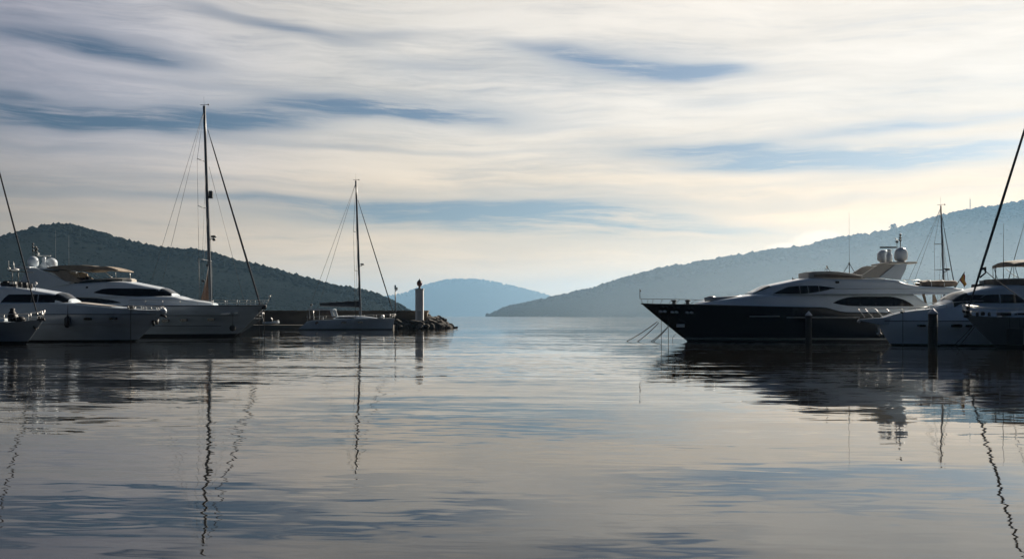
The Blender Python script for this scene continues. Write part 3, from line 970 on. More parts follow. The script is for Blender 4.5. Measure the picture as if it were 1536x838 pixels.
    mb = MB(); mb.tube([P(1432, 432, 0), P(1446.5, 408.5, 0)], [.05, .035], 6); q = P(1446.5, 408.5, 0); mb.lathe([(.02, -.05), (.06, 0), (.02, .05)], q[0], 0, q[2], 8); mb.build('flagstaff', M['black'], root)
    # covered dinghy on the boat deck (its own thing)
    tp = P(1405, 430.5, -1.2)
    d = thing('dinghy', 'grey covered inflatable dinghy resting on the aft boat deck of the navy yacht', 'dinghy', (fr.x0+tp[0], fr.yc-1.2, tp[2]))
    r_ = .26; hl = 1.55
    for sg in (-1, 1):
        mb = MB(); pts = [(-hl, sg*.55, r_), (-hl*.2, sg*.6, r_), (hl*.6, sg*.52, r_+.02), (hl*.9, sg*.28, r_+.06), (hl, 0, r_+.08)]
        mb.tube(pts, [r_*.75, r_, r_, r_*.95, r_*.9], 10); mb.build('tube', M['canvas_brown'], d)
    mb = MB(); rows = []
    for i in range(13):
        x = -hl*.97+2*hl*.93*i/12; w = .72*(1-max(0, (x-.5)/1.25)**2)
        rows.append([(x, -w+2*w*k/8, r_+.16+.16*math.sin(PI*k/8)*(1+.1*math.sin(x*5))) for k in range(9)])
    mb.grid(rows); mb.build('cover', M['canvas'], d)
    for x in (-.8, .3): MB().tube([(x, -.84, .05), (x, -.86, r_), (x, -.6, r_*2.1), (x, 0, r_*2.4), (x, .6, r_*2.1)], .035, 5).build('strap', M['lamp_and_glint_white'], d)
    # flag
    fp = P(1443.5, 413, 0)
    fo = thing('flag', 'limp red and yellow flag hanging from the stern staff of the navy yacht', 'flag', (fr.x0+fp[0], fr.yc, fp[2]))
    rows = []; n = 14
    top = fr.pts([(1446, 409.5), (1440, 419)]); bot = fr.pts([(1450, 424), (1446, 432)])
    for i in range(n+1):
        t = i/n; row = []
        for k in range(9):
            s_ = k/8
            ax = top[0][0]*(1-s_)+top[1][0]*s_; az_ = top[0][1]*(1-s_)+top[1][1]*s_
            bx = bot[0][0]*(1-s_)+bot[1][0]*s_; bz = bot[0][1]*(1-s_)+bot[1][1]*s_
            row.append((ax+(bx-ax)*t-fp[0]+.04*math.sin(6*t+4*s_), .10*math.sin(9*s_+2.2*t)*t, az_+(bz-az_)*t-fp[2]))
        rows.append(row)
    for lo, hi_, nm, mt in ((0, 2, 'red_band', 'red'), (2, 6, 'yellow_band', 'yellow'), (6, 8, 'red_band', 'red')):
        mb = MB(); fro = [r[lo:hi_+1] for r in rows]
        mb.grid(fro); mb.grid([[(x, y+.012, z) for x, y, z in r] for r in fro]); mb.build(nm, M[mt], fo)
    # lines from the bow down into the water
    L = [((986, 482), (938.5, 510.5), .4), ((988, 484), (955, 510.5), -.4), ((1003, 488.5), (975.5, 509.5), .2), ((1002, 490), (979, 510.5), -.2)]
    names = ['slack mooring line slanting farthest out from the navy bow', 'second mooring line slanting out from under the navy bow', 'upper of the close pair of lines below the navy bow', 'lower of the close pair of lines below the navy bow']
    for (a, b, y), lb in zip(L, names):
        q0 = P(a[0], a[1], y); dd = F*H/(b[1]-HOR); d2 = min(dd, 92)
        q1 = (wx(b[0], fr.yc+y)-fr.x0, y, -.05)
        o = MB().tube(sag(q0, q1, .10), .034, 5).build('mooring_line', M['rope'], None, (fr.x0, fr.yc, 0)); tag(o, lb, 'rope', 'mooring lines at the navy bow')
    for px, p0, lb in ((992, 480, 'left of the two vertical chains hanging from the navy bow'), (1002.5, 468, 'right of the two vertical chains hanging from the navy bow')):
        y = -.1 if px < 1000 else -1.25
        q0 = P(px, p0, y); o = MB().tube([q0, (q0[0], y, -.3)], .026, 5).build('anchor_chain', M['rope'], None, (fr.x0, fr.yc, 0)); tag(o, lb, 'chain', 'anchor chains at the navy bow')
    q0 = P(1014, 500, -.5); q1 = (P(1009, 0, -.5)[0], -.5, -.05)
    o = MB().tube([q0, tuple((Vector(q0)+Vector(q1))/2+Vector((-.15, 0, 0))), q1], .022, 5).build('mooring_line', M['rope'], None, (fr.x0, fr.yc, 0)); tag(o, 'short curved line hanging close to the navy stem', 'rope')
    return root


make_dark_yacht()


# ================================================================== SAILING BOATS
def make_sailboat(label, px0, yc, B, bow, bow_wl, stern, sheer, mast, fore, hullm, side=1, name='sailboat', entry=.5, boom=None, spreaders=(), backs=(), inner=None, house=None,
                  mast_r=(.19, .13), furl_r=.10, doghouse=None, radar=None, windows=(), wheel=False, stern_rake=-.6, mast_m='mast', rails=True, dress=True, furl_m='sail_dark', shroud=True, trysail=None, boot=(.02, .14)):
    """side = +1: bow to the right. mast = ((px, py) foot, (px, py) head); fore = ((px, py) top, (px, py) tack)"""
    fr = Fr(px0, yc); P = fr.p
    root = thing(name, label, 'sailboat', (fr.x0, fr.yc, 0))
    edge, sh = hull(fr, root, bow, bow_wl, stern, sheer, B, [hullm, M['boot'], M['boot']], entry=entry, boot=boot, stern_rake=stern_rake)
    mf, mh = P(*mast[0]), P(*mast[1])
    def mp(t): return tuple(Vector(mf)*(1-t)+Vector(mh)*t)
    mb = MB(); mb.tube([(mf[0], 0, mf[2]-.6), mf, mp(.55), mp(.85), mh], [mast_r[0], mast_r[0], mast_r[0]*.95, mast_r[0]*.82, mast_r[1]], 10)
    ms = mb.build('mast', M[mast_m], root)
    ht = mh[2]-mf[2]
    for s_ in spreaders:
        q = P(mast[0][0], s_); t = (q[2]-mf[2])/(mh[2]-mf[2]); c = mp(t); w = (.95-.42*t)*B
        mb = MB()
        for sg in (-1, 1):
            mb.tube([c, (c[0]-side*.45, sg*w, c[2]+.10)], [.06, .04], 5)
        build_each(mb, 'spreader', M[mast_m], ms)
    # masthead gear
    mb = MB(); mb.tube([mh, (mh[0]-side*.05, 0, mh[2]+1.1)], .012, 4)
    mb.tube([(mh[0]-.45*side, 0, mh[2]+.12), (mh[0]+.55*side, 0, mh[2]+.16)], .03, 4)
    mb.lathe([(.02, .05), (.09, .1), (.09, .2), (.02, .25)], mh[0]+.5*side, 0, mh[2], 8)
    mb.build('masthead_gear', M['dark_steel'], ms)
    if radar:
        q = P(*radar); mb = MB()
        mb.lathe([(.05, -.12), (.3, -.10), (.34, 0), (.3, .12), (.05, .16)], q[0], 0, q[2], 14)
        mb.tube([(q[0], 0, q[2]-.16), mp((q[2]-.4-mf[2])/ht)], .05, 5)
        mb.build('radar_dome', M['dark_steel'], ms)
    # standing rigging
    mb = MB(); wr = .016*yc/100*1.05
    if shroud:
        for sg in (-1, 1):
            ch = edge_at(edge, mf[0]-side*.55); ch = (ch[0], sg*abs(ch[1])*.96, ch[2])
            prev = ch
            for s_ in sorted(spreaders, reverse=True):
                q = P(mast[0][0], s_); t = (q[2]-mf[2])/ht; c = mp(t); w = (.95-.42*t)*B
                tip = (c[0]-side*.45, sg*w, c[2]+.10)
                mb.tube([prev, tip], wr, 4); mb.tube([ch, mp(t*.98)], wr*.8, 4)
                prev = tip
            mb.tube([prev, mp(.985)], wr, 4)
    for bp in backs: mb.tube([mp(.985), P(bp[0], bp[1], bp[2] if len(bp) > 2 else 0)], wr, 4)
    if inner: mb.tube([P(*inner[0]), P(*inner[1])], wr*1.1, 4)
    if mb.v: mb.build('standing_rigging', M['wire'], root)
    if fore:
        a, b = P(*fore[0]), P(*fore[1])
        V = lambda t: tuple(Vector(b)*(1-t)+Vector(a)*t)
        mb = MB(); mb.tube([b, V(.03), V(.06), V(.12), V(.3), V(.6), V(.9), V(.97), a], [.05, .05, furl_r*.7, furl_r, furl_r*1.12, furl_r*.9, furl_r*.6, .04, .04], 8)
        mb.build('furled_genoa', M[furl_m], root)
    if boom:
        (e, f_), (h0, h1) = boom
        a = P(*e); b = P(*f_); mb = MB()
        rows = []
        for i in range(15):
            t = i/14; c = Vector(a)*(1-t)+Vector(b)*t; hh = h0+(h1-h0)*t
            hh *= 1+.05*math.sin(i*2.1)
            rows.append([(c.x, .16*math.sin(2*PI*k/10)*(1+.3*t), c.z+hh*(.5-.5*math.cos(2*PI*k/10))) for k in range(10)])
        mb.grid(rows, closed=True); mb.face([i for i in range(10)]); mb.face([140+i for i in range(10)][::-1])
        mb.build('furled_mainsail', M['sail_dark'], root)
        MB().tube([(a[0], 0, a[2]-.06), (b[0], 0, b[2]-.06)], .10, 6).build('boom', M[mast_m], root)
    if house:
        pts, w, wtop = house
        zt = pchip(fr.pts(pts, -w)); xs_ = [q[0] for q in fr.pts(pts, -w)]
        zb = min(fr.xz(0, q[1], -w)[1] for q in pts)-.25
        LL = Loft(lin(min(xs_), max(xs_), 30), lambda x: zb, zt, pchip([(min(xs_), w*(.95 if side > 0 else .5)), ((min(xs_)+max(xs_))/2, w), (max(xs_), w*(.5 if side > 0 else .95))]), r=.18, tumble=.2, camber=.08)
        LL.mesh(MB()).build('coachroof', M['white'], root)
        if wtop:
            mb = MB(); LL.window(mb, fr.pts(wtop[0], -w), fr.pts(wtop[1], -w)); build_each(mb, 'cabin_window', M['glass'], root)
    for (px, py, rx, rz) in windows:
        mb = MB(); x = P(px, 0, -B)[0]; z = fr.xz(px, py, -B)[1]; e = edge_at(edge, x)
        ellipse_port(mb, x, e[1]*.97, z, rx, rz, depth=.08); mb.build('porthole', M['glass'], root)
    if rails:
        for sg in (-1, 1):
            n = 9; T = []; Bs = []
            sel = [edge[int(i*(len(edge)-3)/n)+1] for i in range(n+1)]
            for e in sel:
                y = sg*abs(e[1])*.95; T.append((e[0], y, e[2]+.62)); Bs.append((e[0], y, e[2]))
            mb = MB(); rail(mb, T, Bs, .016, mids=1); mb.build('guard_rail', M['steel'], root)
        e = edge[1]; mb = MB(); f0_ = edge[0]
        T = [(edge[7][0], -abs(edge[7][1]), edge[7][2]+.66), (f0_[0]+.0*side, -.16, f0_[2]+.72), (f0_[0]+side*.12, 0, f0_[2]+.74), (f0_[0], .16, f0_[2]+.72), (edge[7][0], abs(edge[7][1]), edge[7][2]+.66)]
        Bs = [(edge[7][0], -abs(edge[7][1]), edge[7][2]), (edge[1][0], -.14, edge[1][2]), (f0_[0], 0, f0_[2]), (edge[1][0], .14, edge[1][2]), (edge[7][0], abs(edge[7][1]), edge[7][2])]
        rail(mb, T, Bs, .024, mids=1); mb.build('pulpit', M['steel'], root)
    return fr, root, edge, sh


# far boat by the quay
fr, c_boat, edge, sh = make_sailboat('white sailboat with dark furled boom lying along the breakwater', 525, 162, 2.3, (592.5, 477.3), 588, 452.5,
    [(580, 477.2), (540, 478), (500, 479), (470, 480), (456, 482.5)], ((541, 477.5), (533.8, 271)), ((536.8, 300), (590.5, 471)), M['white'], spreaders=(349, 407), backs=((458, 478, -1.2), (472, 478, 1.2)),
    boom=(((480, 458), (540, 459.6)), (.42, .95)), house=([(500, 476.5), (508, 474.2), (540, 474.2), (556, 475.8), (567, 477.6)], 1.4, ([(503, 476.4), (510, 475.2), (528, 475.4), (533, 476.5)], [(503, 477.2), (515, 477.3), (533, 477.2)])),
    mast_r=(.18, .15), furl_r=.085, radar=(543.5, 396.5), windows=((516, 483.3, .42, .15), (540, 482.8, .42, .14), (475, 484, .25, .2)), stern_rake=-1.6)
P = fr.p
mb = MB(); zt = fr.xz(0, 463.6, -1.5)[1]; a = P(464, 0, 0)[0]; b = P(502, 0, 0)[0]
mb.box(a, b, -1.7, 1.7, zt-.20, zt+.04, bev=.04); dg = mb.build('hardtop', M['white'], c_boat)
for px0_, px1_ in ((468, 467), (482, 482)):
    mb = MB()
    for sg in (-1, 1): mb.tube([P(px0_, 479, 0)[:1]+(sg*1.6,)+P(px0_, 479, 0)[2:], P(px1_, 464, 0)[:1]+(sg*1.6,)+P(px1_, 464, 0)[2:]], .05, 6)
    build_each(mb, 'hardtop_post', M['steel'], c_boat)
mb = MB()
for sg in (-1.62, 1.62): mb.prism(fr.pts([(497, 464.2), (501, 464.2), (504.5, 474.2), (500.5, 474.2)]), sg-.06, sg+.06)
mb.prism(fr.pts([(503, 464.2), (506, 464.2), (509.5, 474.2), (506.5, 474.2)]), -1.75, -1.6)
build_each(mb, 'windscreen_frame', M['white'], c_boat)
mb = MB(); mb.prism(fr.pts([(484, 465), (497, 465), (500.5, 474), (484, 475)]), -1.58, -1.54); mb.build('side_curtain', M['canvas_brown'], c_boat)
mb = MB(); q = P(461, 474, -.8)
for k in range(13): pass
ring = [(q[0], -.8+.5*math.cos(2*PI*k/16), q[2]+.5*math.sin(2*PI*k/16)) for k in range(17)]
mb.tube(ring, .03, 5); mb.tube([(q[0], -.8, q[2]-.9), (q[0], -.8, q[2])], .08, 6); mb.build('steering_wheel', M['dark_steel'], c_boat)
mb = MB(); q = P(467, 457.5, -.6); mb.tube([(q[0], -.6, q[2]-1.2), (q[0], -.6, q[2])], .03, 5); mb.lathe([(.05, -.1), (.2, 0), (.2, .12), (.05, .2)], q[0], -.6, q[2], 10); mb.build('aerial', M['dark_steel'], c_boat)
mb = MB(); q = P(574, 475.5, 0); mb.lathe([(.28, -.2), (.3, .1), (.2, .35), (.1, .4)], q[0], 0, q[2], 10); mb.build('windlass', M['steel'], c_boat)

# tall sloop behind the white flybridge yacht
fr, b_boat, edge, sh = make_sailboat('large grey sloop with the tallest mast, half hidden behind a white flybridge yacht', 290, 118, 2.9, (394.5, 477.3), 358, 110,
    [(385, 477.4), (340, 478), (250, 480), (110, 481)], ((316.5, 478), (306.3, 159)), ((311.8, 195), (396, 476)), M['hull_grey'], spreaders=(243, 313, 391), backs=((232, 470, -1.6), (212, 470, 1.6)),
    inner=((313.5, 250), (372, 474)), mast_r=(.20, .17), furl_r=.115, radar=(320.5, 355), furl_m='sail_dark', boot=(.02, .2))
P = fr.p
mb = MB()
rows = []
for i in range(11):
    t = i/10; py = 405+(453-405)*t; x1 = 312.6+(314.3-312.6)*t; x0_ = x1-1.2-13.2*t**1.1
    rows.append([fr.p(x0_+(x1-x0_)*k/6, py, 0)[:1]+(.10*math.sin(k*1.3+t*3),)+fr.p(0, py, 0)[2:] for k in range(7)])
mb.grid(rows); mb.grid([[(x, y+.05, z) for x, y, z in r] for r in rows]); mb.build('storm_sail', M['sail_brown'], b_boat)
mb = MB(); mb.tube([P(313.8, 452, 0), P(296, 458, 0), P(205, 462, 0)], [.22, .3, .2], 8); mb.build('boom', M['sail_brown'], b_boat)
mb = MB()
for px, py in ((321, 359.5), (315.6, 292), (311.2, 398), (304.5, 421.5)):
    q = P(px, py); mb.lathe([(.05, -.15), (.2, -.08), (.2, .1), (.05, .18)], q[0], 0, q[2], 10)
q = P(316.4, 292); mb.box(q[0]-.22, q[0]+.22, -.2, .2, q[2]-.45, q[2]+.45, bev=.05)
build_each(mb, 'mast_fitting', M['dark_steel'], b_boat)

# boat at the left edge
fr, a_boat, edge, sh = make_sailboat('small grey sailboat cut by the left edge with a long slanting forestay', 10, 78, 2.0, (65, 479.6), 39, -190,
    [(55, 480.5), (40, 482), (0, 483.2), (-190, 484)], ((-52, 483), (-68, 60)), ((-57.5, 45), (56.5, 474)), M['hull_mid'], spreaders=(330, 200), backs=((-180, 480, 0),), mast_r=(.14, .10), furl_r=.062, furl_m='sail_dark', boot=(.02, .25))
P = fr.p
mb = MB(); q = P(59, 477.5, 0)
mb.lathe([(.14, -.28), (.2, -.2), (.2, -.05), (.1, 0), (.07, .18)], q[0], 0, q[2], 10); mb.tube([P(60, 479, 0), P(66, 478.5, 0), P(66.5, 481, 0)], .10, 6); mb.tube([P(57, 480, .1), P(53.5, 493, -.05)], .07, 6); mb.tube([P(50, 489, -.3), P(53.5, 493, -.1), P(57, 491, .2)], .07, 6)
mb.build('anchor', M['black'], a_boat)
mb = MB(); q = P(18.5, 478, -.6); mb.lathe([(.3, -.2), (.36, .15), (.3, .42), (.16, .62), (.2, .78), (.05, .85)], q[0], -.6, q[2], 12); q = P(31, 480, -.5); mb.lathe([(.36, -.15), (.4, .06), (.22, .26), (.05, .3)], q[0], -.5, q[2], 12); build_each(mb, 'deck_bag', M['black'], a_boat)
mb = MB(); q = P(2, 480, -.4); mb.box(q[0]-.5, q[0]+.42, -.8, .3, q[2]-.1, q[2]+.14, bev=.06); mb.build('hatch', M['white'], a_boat)

# boat beyond the navy yacht
fr, d_boat, edge, sh = make_sailboat('distant sailboat whose mast stands behind the stern of the navy yacht', 1405, 128, 2.0, (1441, 479), 1437, 1330,
    [(1436, 479), (1400, 480), (1332, 481)], ((1417.5, 479), (1411.2, 308.5)), ((1413, 325), (1440, 474)), M['hull_white'], spreaders=(366, 404.5), backs=((1338, 476, -.9), (1352, 476, .9)), inner=((1413.5, 350), (1429, 474)), mast_r=(.115, .09), furl_r=.06, radar=(1421, 404))

# near boat at the right edge, bow to the left
fr, e_boat, edge, sh = make_sailboat('near grey sailboat at the right edge with a thick furled genoa', 1530, 70.2, 1.95, (1446, 472), 1495, 1760,
    [(1455, 472.6), (1490, 474.6), (1536, 476), (1760, 478)], ((1592, 474), (1606, -30)), ((1598, 0), (1451.5, 467)), M['hull_dark'], side=-1, spreaders=(340, 180), backs=((1755, 470, 0),), mast_r=(.14, .10), furl_r=.09, mast_m='mast', boot=(.02, .22),
    house=([(1512, 474.5), (1522, 469), (1540, 466.5), (1640, 465), (1655, 474)], 1.2, ([(1527, 470.6), (1540, 468.6), (1600, 468)], [(1525, 472.4), (1560, 472.2), (1600, 472)])))
P = fr.p
mb = MB(); mb.tube([P(1471, 404, 0), P(1477.5, 402, -.06), P(1478.5, 409, -.05), P(1470, 416, 0)], [.10, .14, .06, .06], 7); mb.tube([P(1477.8, 406, 0), P(1493, 419, -.3), P(1560, 468, -.9)], .03, 5); mb.build('genoa_sheet', M['sail_dark'], e_boat)
mb = MB(); q = P(1452, 471, 0); mb.lathe([(.16, -.2), (.2, 0), (.13, .12), (.1, .3), (.14, .5), (.05, .6)], q[0], 0, q[2], 10); mb.tube([P(1444, 466, 0), P(1453, 468, 0), P(1456, 474, 0)], .11, 6); mb.tube([P(1446, 474, 0), P(1455, 476, 0)], .09, 6); mb.build('bow_roller', M['black'], e_boat)
mb = MB()
for px, py, s_ in ((1466, 472, .1), (1474, 471, .14), (1484, 472, .1)): q = P(px, py, -.3); mb.lathe([(s_, -.1), (s_*1.2, .08), (s_*.6, .2)], q[0], -.3, q[2], 8)
mb.box(P(1492, 0)[0], P(1508, 0)[0], -.9, -.2, P(0, 471)[2]-.12, P(0, 468.2)[2], bev=.05); mb.build('deck_gear', M['black'], e_boat)
mb = MB(); a = P(1509, 492, -1.8); b = P(1533, 517.5, -1.8); mb.box(a[0], b[0], -2.05, -1.80, b[2], a[2], bev=.11)
o = mb.build('fender', M['black'], None, (fr.x0, fr.yc, 0)); tag(o, 'wide flat black fender pad on the near grey sailboat at the right edge', 'fender')
MB().tube([(a[0]+.2, -1.93, a[2]-.05), (a[0]+.2, -1.86, a[2]+.75)], .018, 5).build('lanyard', M['rope'], o)
MB().tube([(b[0]-.2, -1.93, a[2]-.05), (b[0]-.2, -1.86, a[2]+.75)], .018, 5).build('lanyard', M['rope'], o)
for (x0_, y0_, x1_, y1_), lb in (((1464, 487, 1433, 517), 'lower mooring line slanting left from the near grey sailboat bow'), ((1462, 485, 1424, 517), 'upper mooring line slanting left from the near grey sailboat bow')):
    q0 = P(x0_, y0_, -.1); q1 = (P(x1_, 0, -.5)[0], -.5, -.1)
    o = MB().tube(sag(q0, q1, .08), .024, 5).build('mooring_line', M['rope'], None, (fr.x0, fr.yc, 0)); tag(o, lb, 'rope', 'mooring lines of the near grey sailboat')
# ================================================================== WHITE YACHT, RIGHT
def fender_thing(fr, P, px, p0, p1, y, r, line_top, label, group=None, ball=False):
    a = P(px, p0, y); b = P(px, p1, y); h = a[2]-b[2]
    t = thing('fender', label, 'fender', (fr.x0+a[0], fr.yc+y, b[2]), group)
    mb = MB()
    prof = [(r*.2, 0), (r*.7, r*.25), (r, r*.8), (r, h-r*.8), (r*.7, h-r*.25), (r*.25, h), (r*.2, h+.1)]
    if ball: prof = [(max(.02, r*math.sin(PI*k/12)), h/2-h/2*math.cos(PI*k/12)) for k in range(13)]
    mb.lathe(prof, n=14); mb.build('body', M['black'], t)
    z1 = P(px, line_top, y)[2]-b[2]
    MB().tube([(0, 0, h), (0, .12, z1)], .02, 5).build('lanyard', M['rope'], t)
    return t


fr = Fr(1400, 75.6); P = fr.p
root = thing('motor_yacht', 'white motor yacht on the right with tan bimini and pulpit pointing left', 'yacht', (fr.x0, fr.yc, 0))
edge, sh = hull(fr, root, (1313, 479.5), 1338.5, 1720, [(1325, 476.5), (1345, 472.6), (1370, 467.6), (1400, 463.8), (1430, 461), (1470, 459.8), (1720, 460)], 2.55,
                [M['bright_white'], M['boot'], M['boot']], entry=.34, rake=.7, boot=(.0, .12), flare=.05, kn=.58, tum=.20)
mb = MB(); a = P(1290, 478.6, 0); b = P(1330, 476, 0)
rows = []
for i in range(13):
    t = i/12; x = P(1289.5, 0)[0]+(P(1334, 0)[0]-P(1289.5, 0)[0])*t; w = .16+.5*t**.7 if t > 0 else .12
    zt_ = P(0, 478.2-2.6*t)[2]; zb_ = P(0, 480.6+6*min(1, t*1.6))[2]
    rows.append([(x, -w, zt_-.03), (x, -w*.94, zt_), (x, w*.94, zt_), (x, w, zt_-.03), (x, w*.8, zb_), (x, -w*.8, zb_)])
mb.grid(rows, closed=True, smooth=False); mb.face([0, 1, 2, 3, 4, 5]); mb.face([72+k for k in range(6)][::-1]); mb.build('pulpit_platform', M['white'], root)
mb = MB(); mb.tube([P(1318, 487, 0), P(1319, 499, 0), P(1322, 502, 0)], .09, 6); mb.tube([P(1316, 500, -.25), P(1319, 502, 0), P(1316, 500, .25)], .08, 6); mb.tube([P(1286.5, 481, 0), P(1290, 482.5, 0)], .10, 6)
mb.build('anchor', M['steel'], root)
# rub rail
pts = []
for x in lin(P(1303, 0)[0]+.7, P(1720, 0)[0], 40):
    e = edge_at(edge, x); z = fr.xz(0, 481.4, -2.4)[1]; vv = min(1, z/max(.3, e[2]))
    pts.append((x, min(-.12, e[1]/.81-.02), z))
MB().tube(pts, .035, 5).build('rub_rail', M['mast'], root)
zt = pchip(fr.pts([(1404, 463), (1412, 459.4), (1420, 457.2), (1427, 455.6), (1437, 448.4), (1447, 441.6), (1460, 437.4), (1475, 433.4), (1490, 430.4), (1500, 428.4), (1536, 426), (1640, 426), (1690, 440)], -2))
wf = pchip([(fr.xz(q, 0, -2)[0], w) for q, w in ((1404, .6), (1415, 1.2), (1430, 1.6), (1450, 1.95), (1480, 2.15), (1540, 2.2), (1690, 2.2))])
zb = fr.xz(0, 466, -2)[1]
A = Loft(lin(P(1404, 0, -1)[0], P(1690, 0, -2)[0], 60), lambda x: zb, zt, wf, r=.45, tumble=.15, camber=.14)
A.mesh(MB()).build('deckhouse', M['white'], root)
mb = MB(); A.patch(mb, P(1427.5, 0, -1.2)[0], P(1448, 0, -1.2)[0], 3, 24, .02); mb.build('windscreen', M['glass'], root)
mb = MB()
A.window(mb, fr.pts([(1462, 453.6), (1472, 447), (1482, 442), (1500, 441.2), (1520, 441.4), (1530, 444.8), (1537, 453)], -2.05), fr.pts([(1462, 454.3), (1537, 454.3)], -2.05))
w_ = build_each(mb, 'side_window', M['glass'], root)[0]
x = P(1501, 0, -2.1)[0]; z0 = fr.xz(0, 454.2, -2.1)[1]; z1 = fr.xz(0, 441.2, -2.1)[1]
MB().tube([(x, A.side_y(x, z0)-.03, z0), (x, A.side_y(x, z1)-.03, z1)], .045, 4).build('mullion', M['white'], w_)
mb = MB()
A.window(mb, fr.pts([(1447, 443.6), (1456, 441.8), (1478, 441.8)], -1.9), fr.pts([(1430, 455.2), (1455, 454.6), (1478, 442)], -1.9), off=.018); build_each(mb, 'quarter_window', M['glass'], root)
# flybridge screen
zt3 = pchip(fr.pts([(1491, 420), (1496, 418.4), (1536, 417.6), (1640, 417)], -1.7)); zb3 = pchip(fr.pts([(1491, 430.5), (1640, 428)], -1.7))
C_ = Loft(lin(P(1491, 0, -1)[0], P(1640, 0, -1.7)[0], 20), zb3, zt3, pchip([(P(1491, 0, -1)[0], .9), (P(1505, 0, -1)[0], 1.5), (P(1540, 0)[0], 1.75), (P(1640, 0)[0], 1.75)]), r=.08, tumble=-.06, camber=.04)
C_.mesh(MB()).build('flybridge_screen', M['canvas_brown'], root)
mb = MB(); mb.tube([(x, C_.section(x)[4][1]-.02, zt3(x)-.03) for x in lin(P(1493, 0, -1)[0], P(1640, 0, -1.7)[0], 16)], .05, 6); mb.build('handrail', M['sand'], root)
# bimini
rows = []
for i in range(17):
    t = i/16; px = 1504.5+100*t; top = 396.2-3.4*math.sin(PI*min(1, t*1.1)**.7) if t < 1 else 396
    rows.append([fr.p(px, top, 0)[:1]+(-1.7+3.4*k/8,)+(fr.p(px, top, 0)[2]+.22*(1-abs(1-2*k/8)**2)-.06,) for k in range(9)])
rb = [[(x, y, z-.32+.1*abs(2*k/8-1)) for k, (x, y, z) in enumerate(r)] for r in rows]
mb = MB(); mb.grid(rows); mb.grid(rb); mb.grid([[r[0], q[0]] for r, q in zip(rows, rb)]); mb.grid([[r[-1], q[-1]] for r, q in zip(rows, rb)]); mb.grid([rows[0], rb[0]])
bm_ = mb.build('bimini', M['canvas'], root)
mb = MB()
for sg in (-1.6, 1.6):
    for a, b in (((1505, 419), (1504.5, 400)), ((1512, 419), (1506, 400)), ((1525, 402), (1533, 409)), ((1533, 409), (1548, 418))): mb.tube([P(*a)[:1]+(sg,)+P(*a)[2:], P(*b)[:1]+(sg,)+P(*b)[2:]], .022, 5)
mb.build('bimini_frame', M['dark_steel'], bm_)
mb = MB(); mb.tube([P(1505, 420, -1.2), P(1505.4, 335, -1.2)], [.03, .012], 5); mb.tube([P(1493.5, 421, -.8), P(1493.5, 400, -.8)], .035, 5); mb.tube([P(1513, 418, 1.2), P(1538, 330, 1.2)], [.03, .02], 5); build_each(mb, 'antenna', M['dark_steel'], root)
mb = MB()
for px in (1476, 1479.5): q = P(px, 433.5, -.6); mb.lathe([(.06, -.1), (.06, .05), (.10, .08), (.1, .2), (.03, .24)], q[0], -.6, q[2], 8)
build_each(mb, 'deck_light', M['black'], root)
mb = MB(); a = P(1460, 434, .9); b = P(1482.5, 426, .9); mb.box(a[0], b[0], .5, 1.3, a[2]-.3, b[2], bev=.06)
ob = mb.build('locker', M['black'], root)
a = P(1471, 426.2, .9); b = P(1481, 420.2, .9); MB().box(a[0], b[0], .6, 1.2, a[2], b[2], bev=.06).build('locker_lid', M['stripe'], ob)
# rails on the foredeck
for sg in (-1, 1):
    mb = MB(); T = []; Bs = []
    for (tx, ty), (bx, by) in zip([(1286.5, 461.6), (1296, 461.8), (1311.5, 462), (1328, 462), (1351.5, 462), (1372, 462), (1392, 460)], [(1297, 476), (1309.5, 475.6), (1324, 474.6), (1341, 472.6), (1358, 468.6), (1377, 465.8), (1396, 463)]):
        e = edge_at(edge, P(bx, 0, -1)[0]); yy = sg*(.35 if bx < 1320 else abs(e[1])*.94)
        T.append(P(tx, ty, yy)); Bs.append(P(bx, by, yy))
    rail(mb, T, Bs, .036, mids=0); mb.build('bow_rail', M['lamp_and_glint_white'], root)  # white colour stands in for sun glare on the steel rail
for sg in (-1, 1):
    mb = MB(); T = []; Bs = []
    for px, h_ in ((1396, .2), (1425, .35), (1455, .42), (1490, .45), (1530, .45), (1570, .45)):
        e = edge_at(edge, P(px, 0, -2.4)[0]); yy = sg*abs(e[1])*.95
        T.append((e[0], yy, e[2]+h_)); Bs.append((e[0], yy, e[2]))
    rail(mb, T, Bs, .022, mids=0); mb.build('side_rail', M['steel'], root)
for px, py, rx, rz in ((1387.5, 488.3, .28, .085), (1435, 488.4, .36, .12), (1452, 488.4, .20, .085)):
    mb = MB(); x = P(px, 0, -2.4)[0]; e = edge_at(edge, x); z = fr.xz(0, py, -2.4)[1]
    ellipse_port(mb, x, e[1]/.80*.975, z, rx, rz, depth=.16); mb.build('porthole', M['glass'], root)
q = P(1360, 472, -1.8); e = edge_at(edge, q[0])
o = MB().tube([(q[0], e[1]-.05, e[2]-.05), (q[0], e[1]-.06, -.2)], .02, 5).build('mooring_line', M['rope'], None, (fr.x0, fr.yc, 0)); tag(o, 'vertical line hanging down the side of the right white yacht bow', 'rope')
mb = MB(); q = P(1361, 471.5, -1.8); mb.lathe([(.07, -.06), (.14, 0), (.14, .08), (.05, .12)], e[0], e[1]+.1, e[2]-.02, 10); mb.build('cleat', M['black'], root)

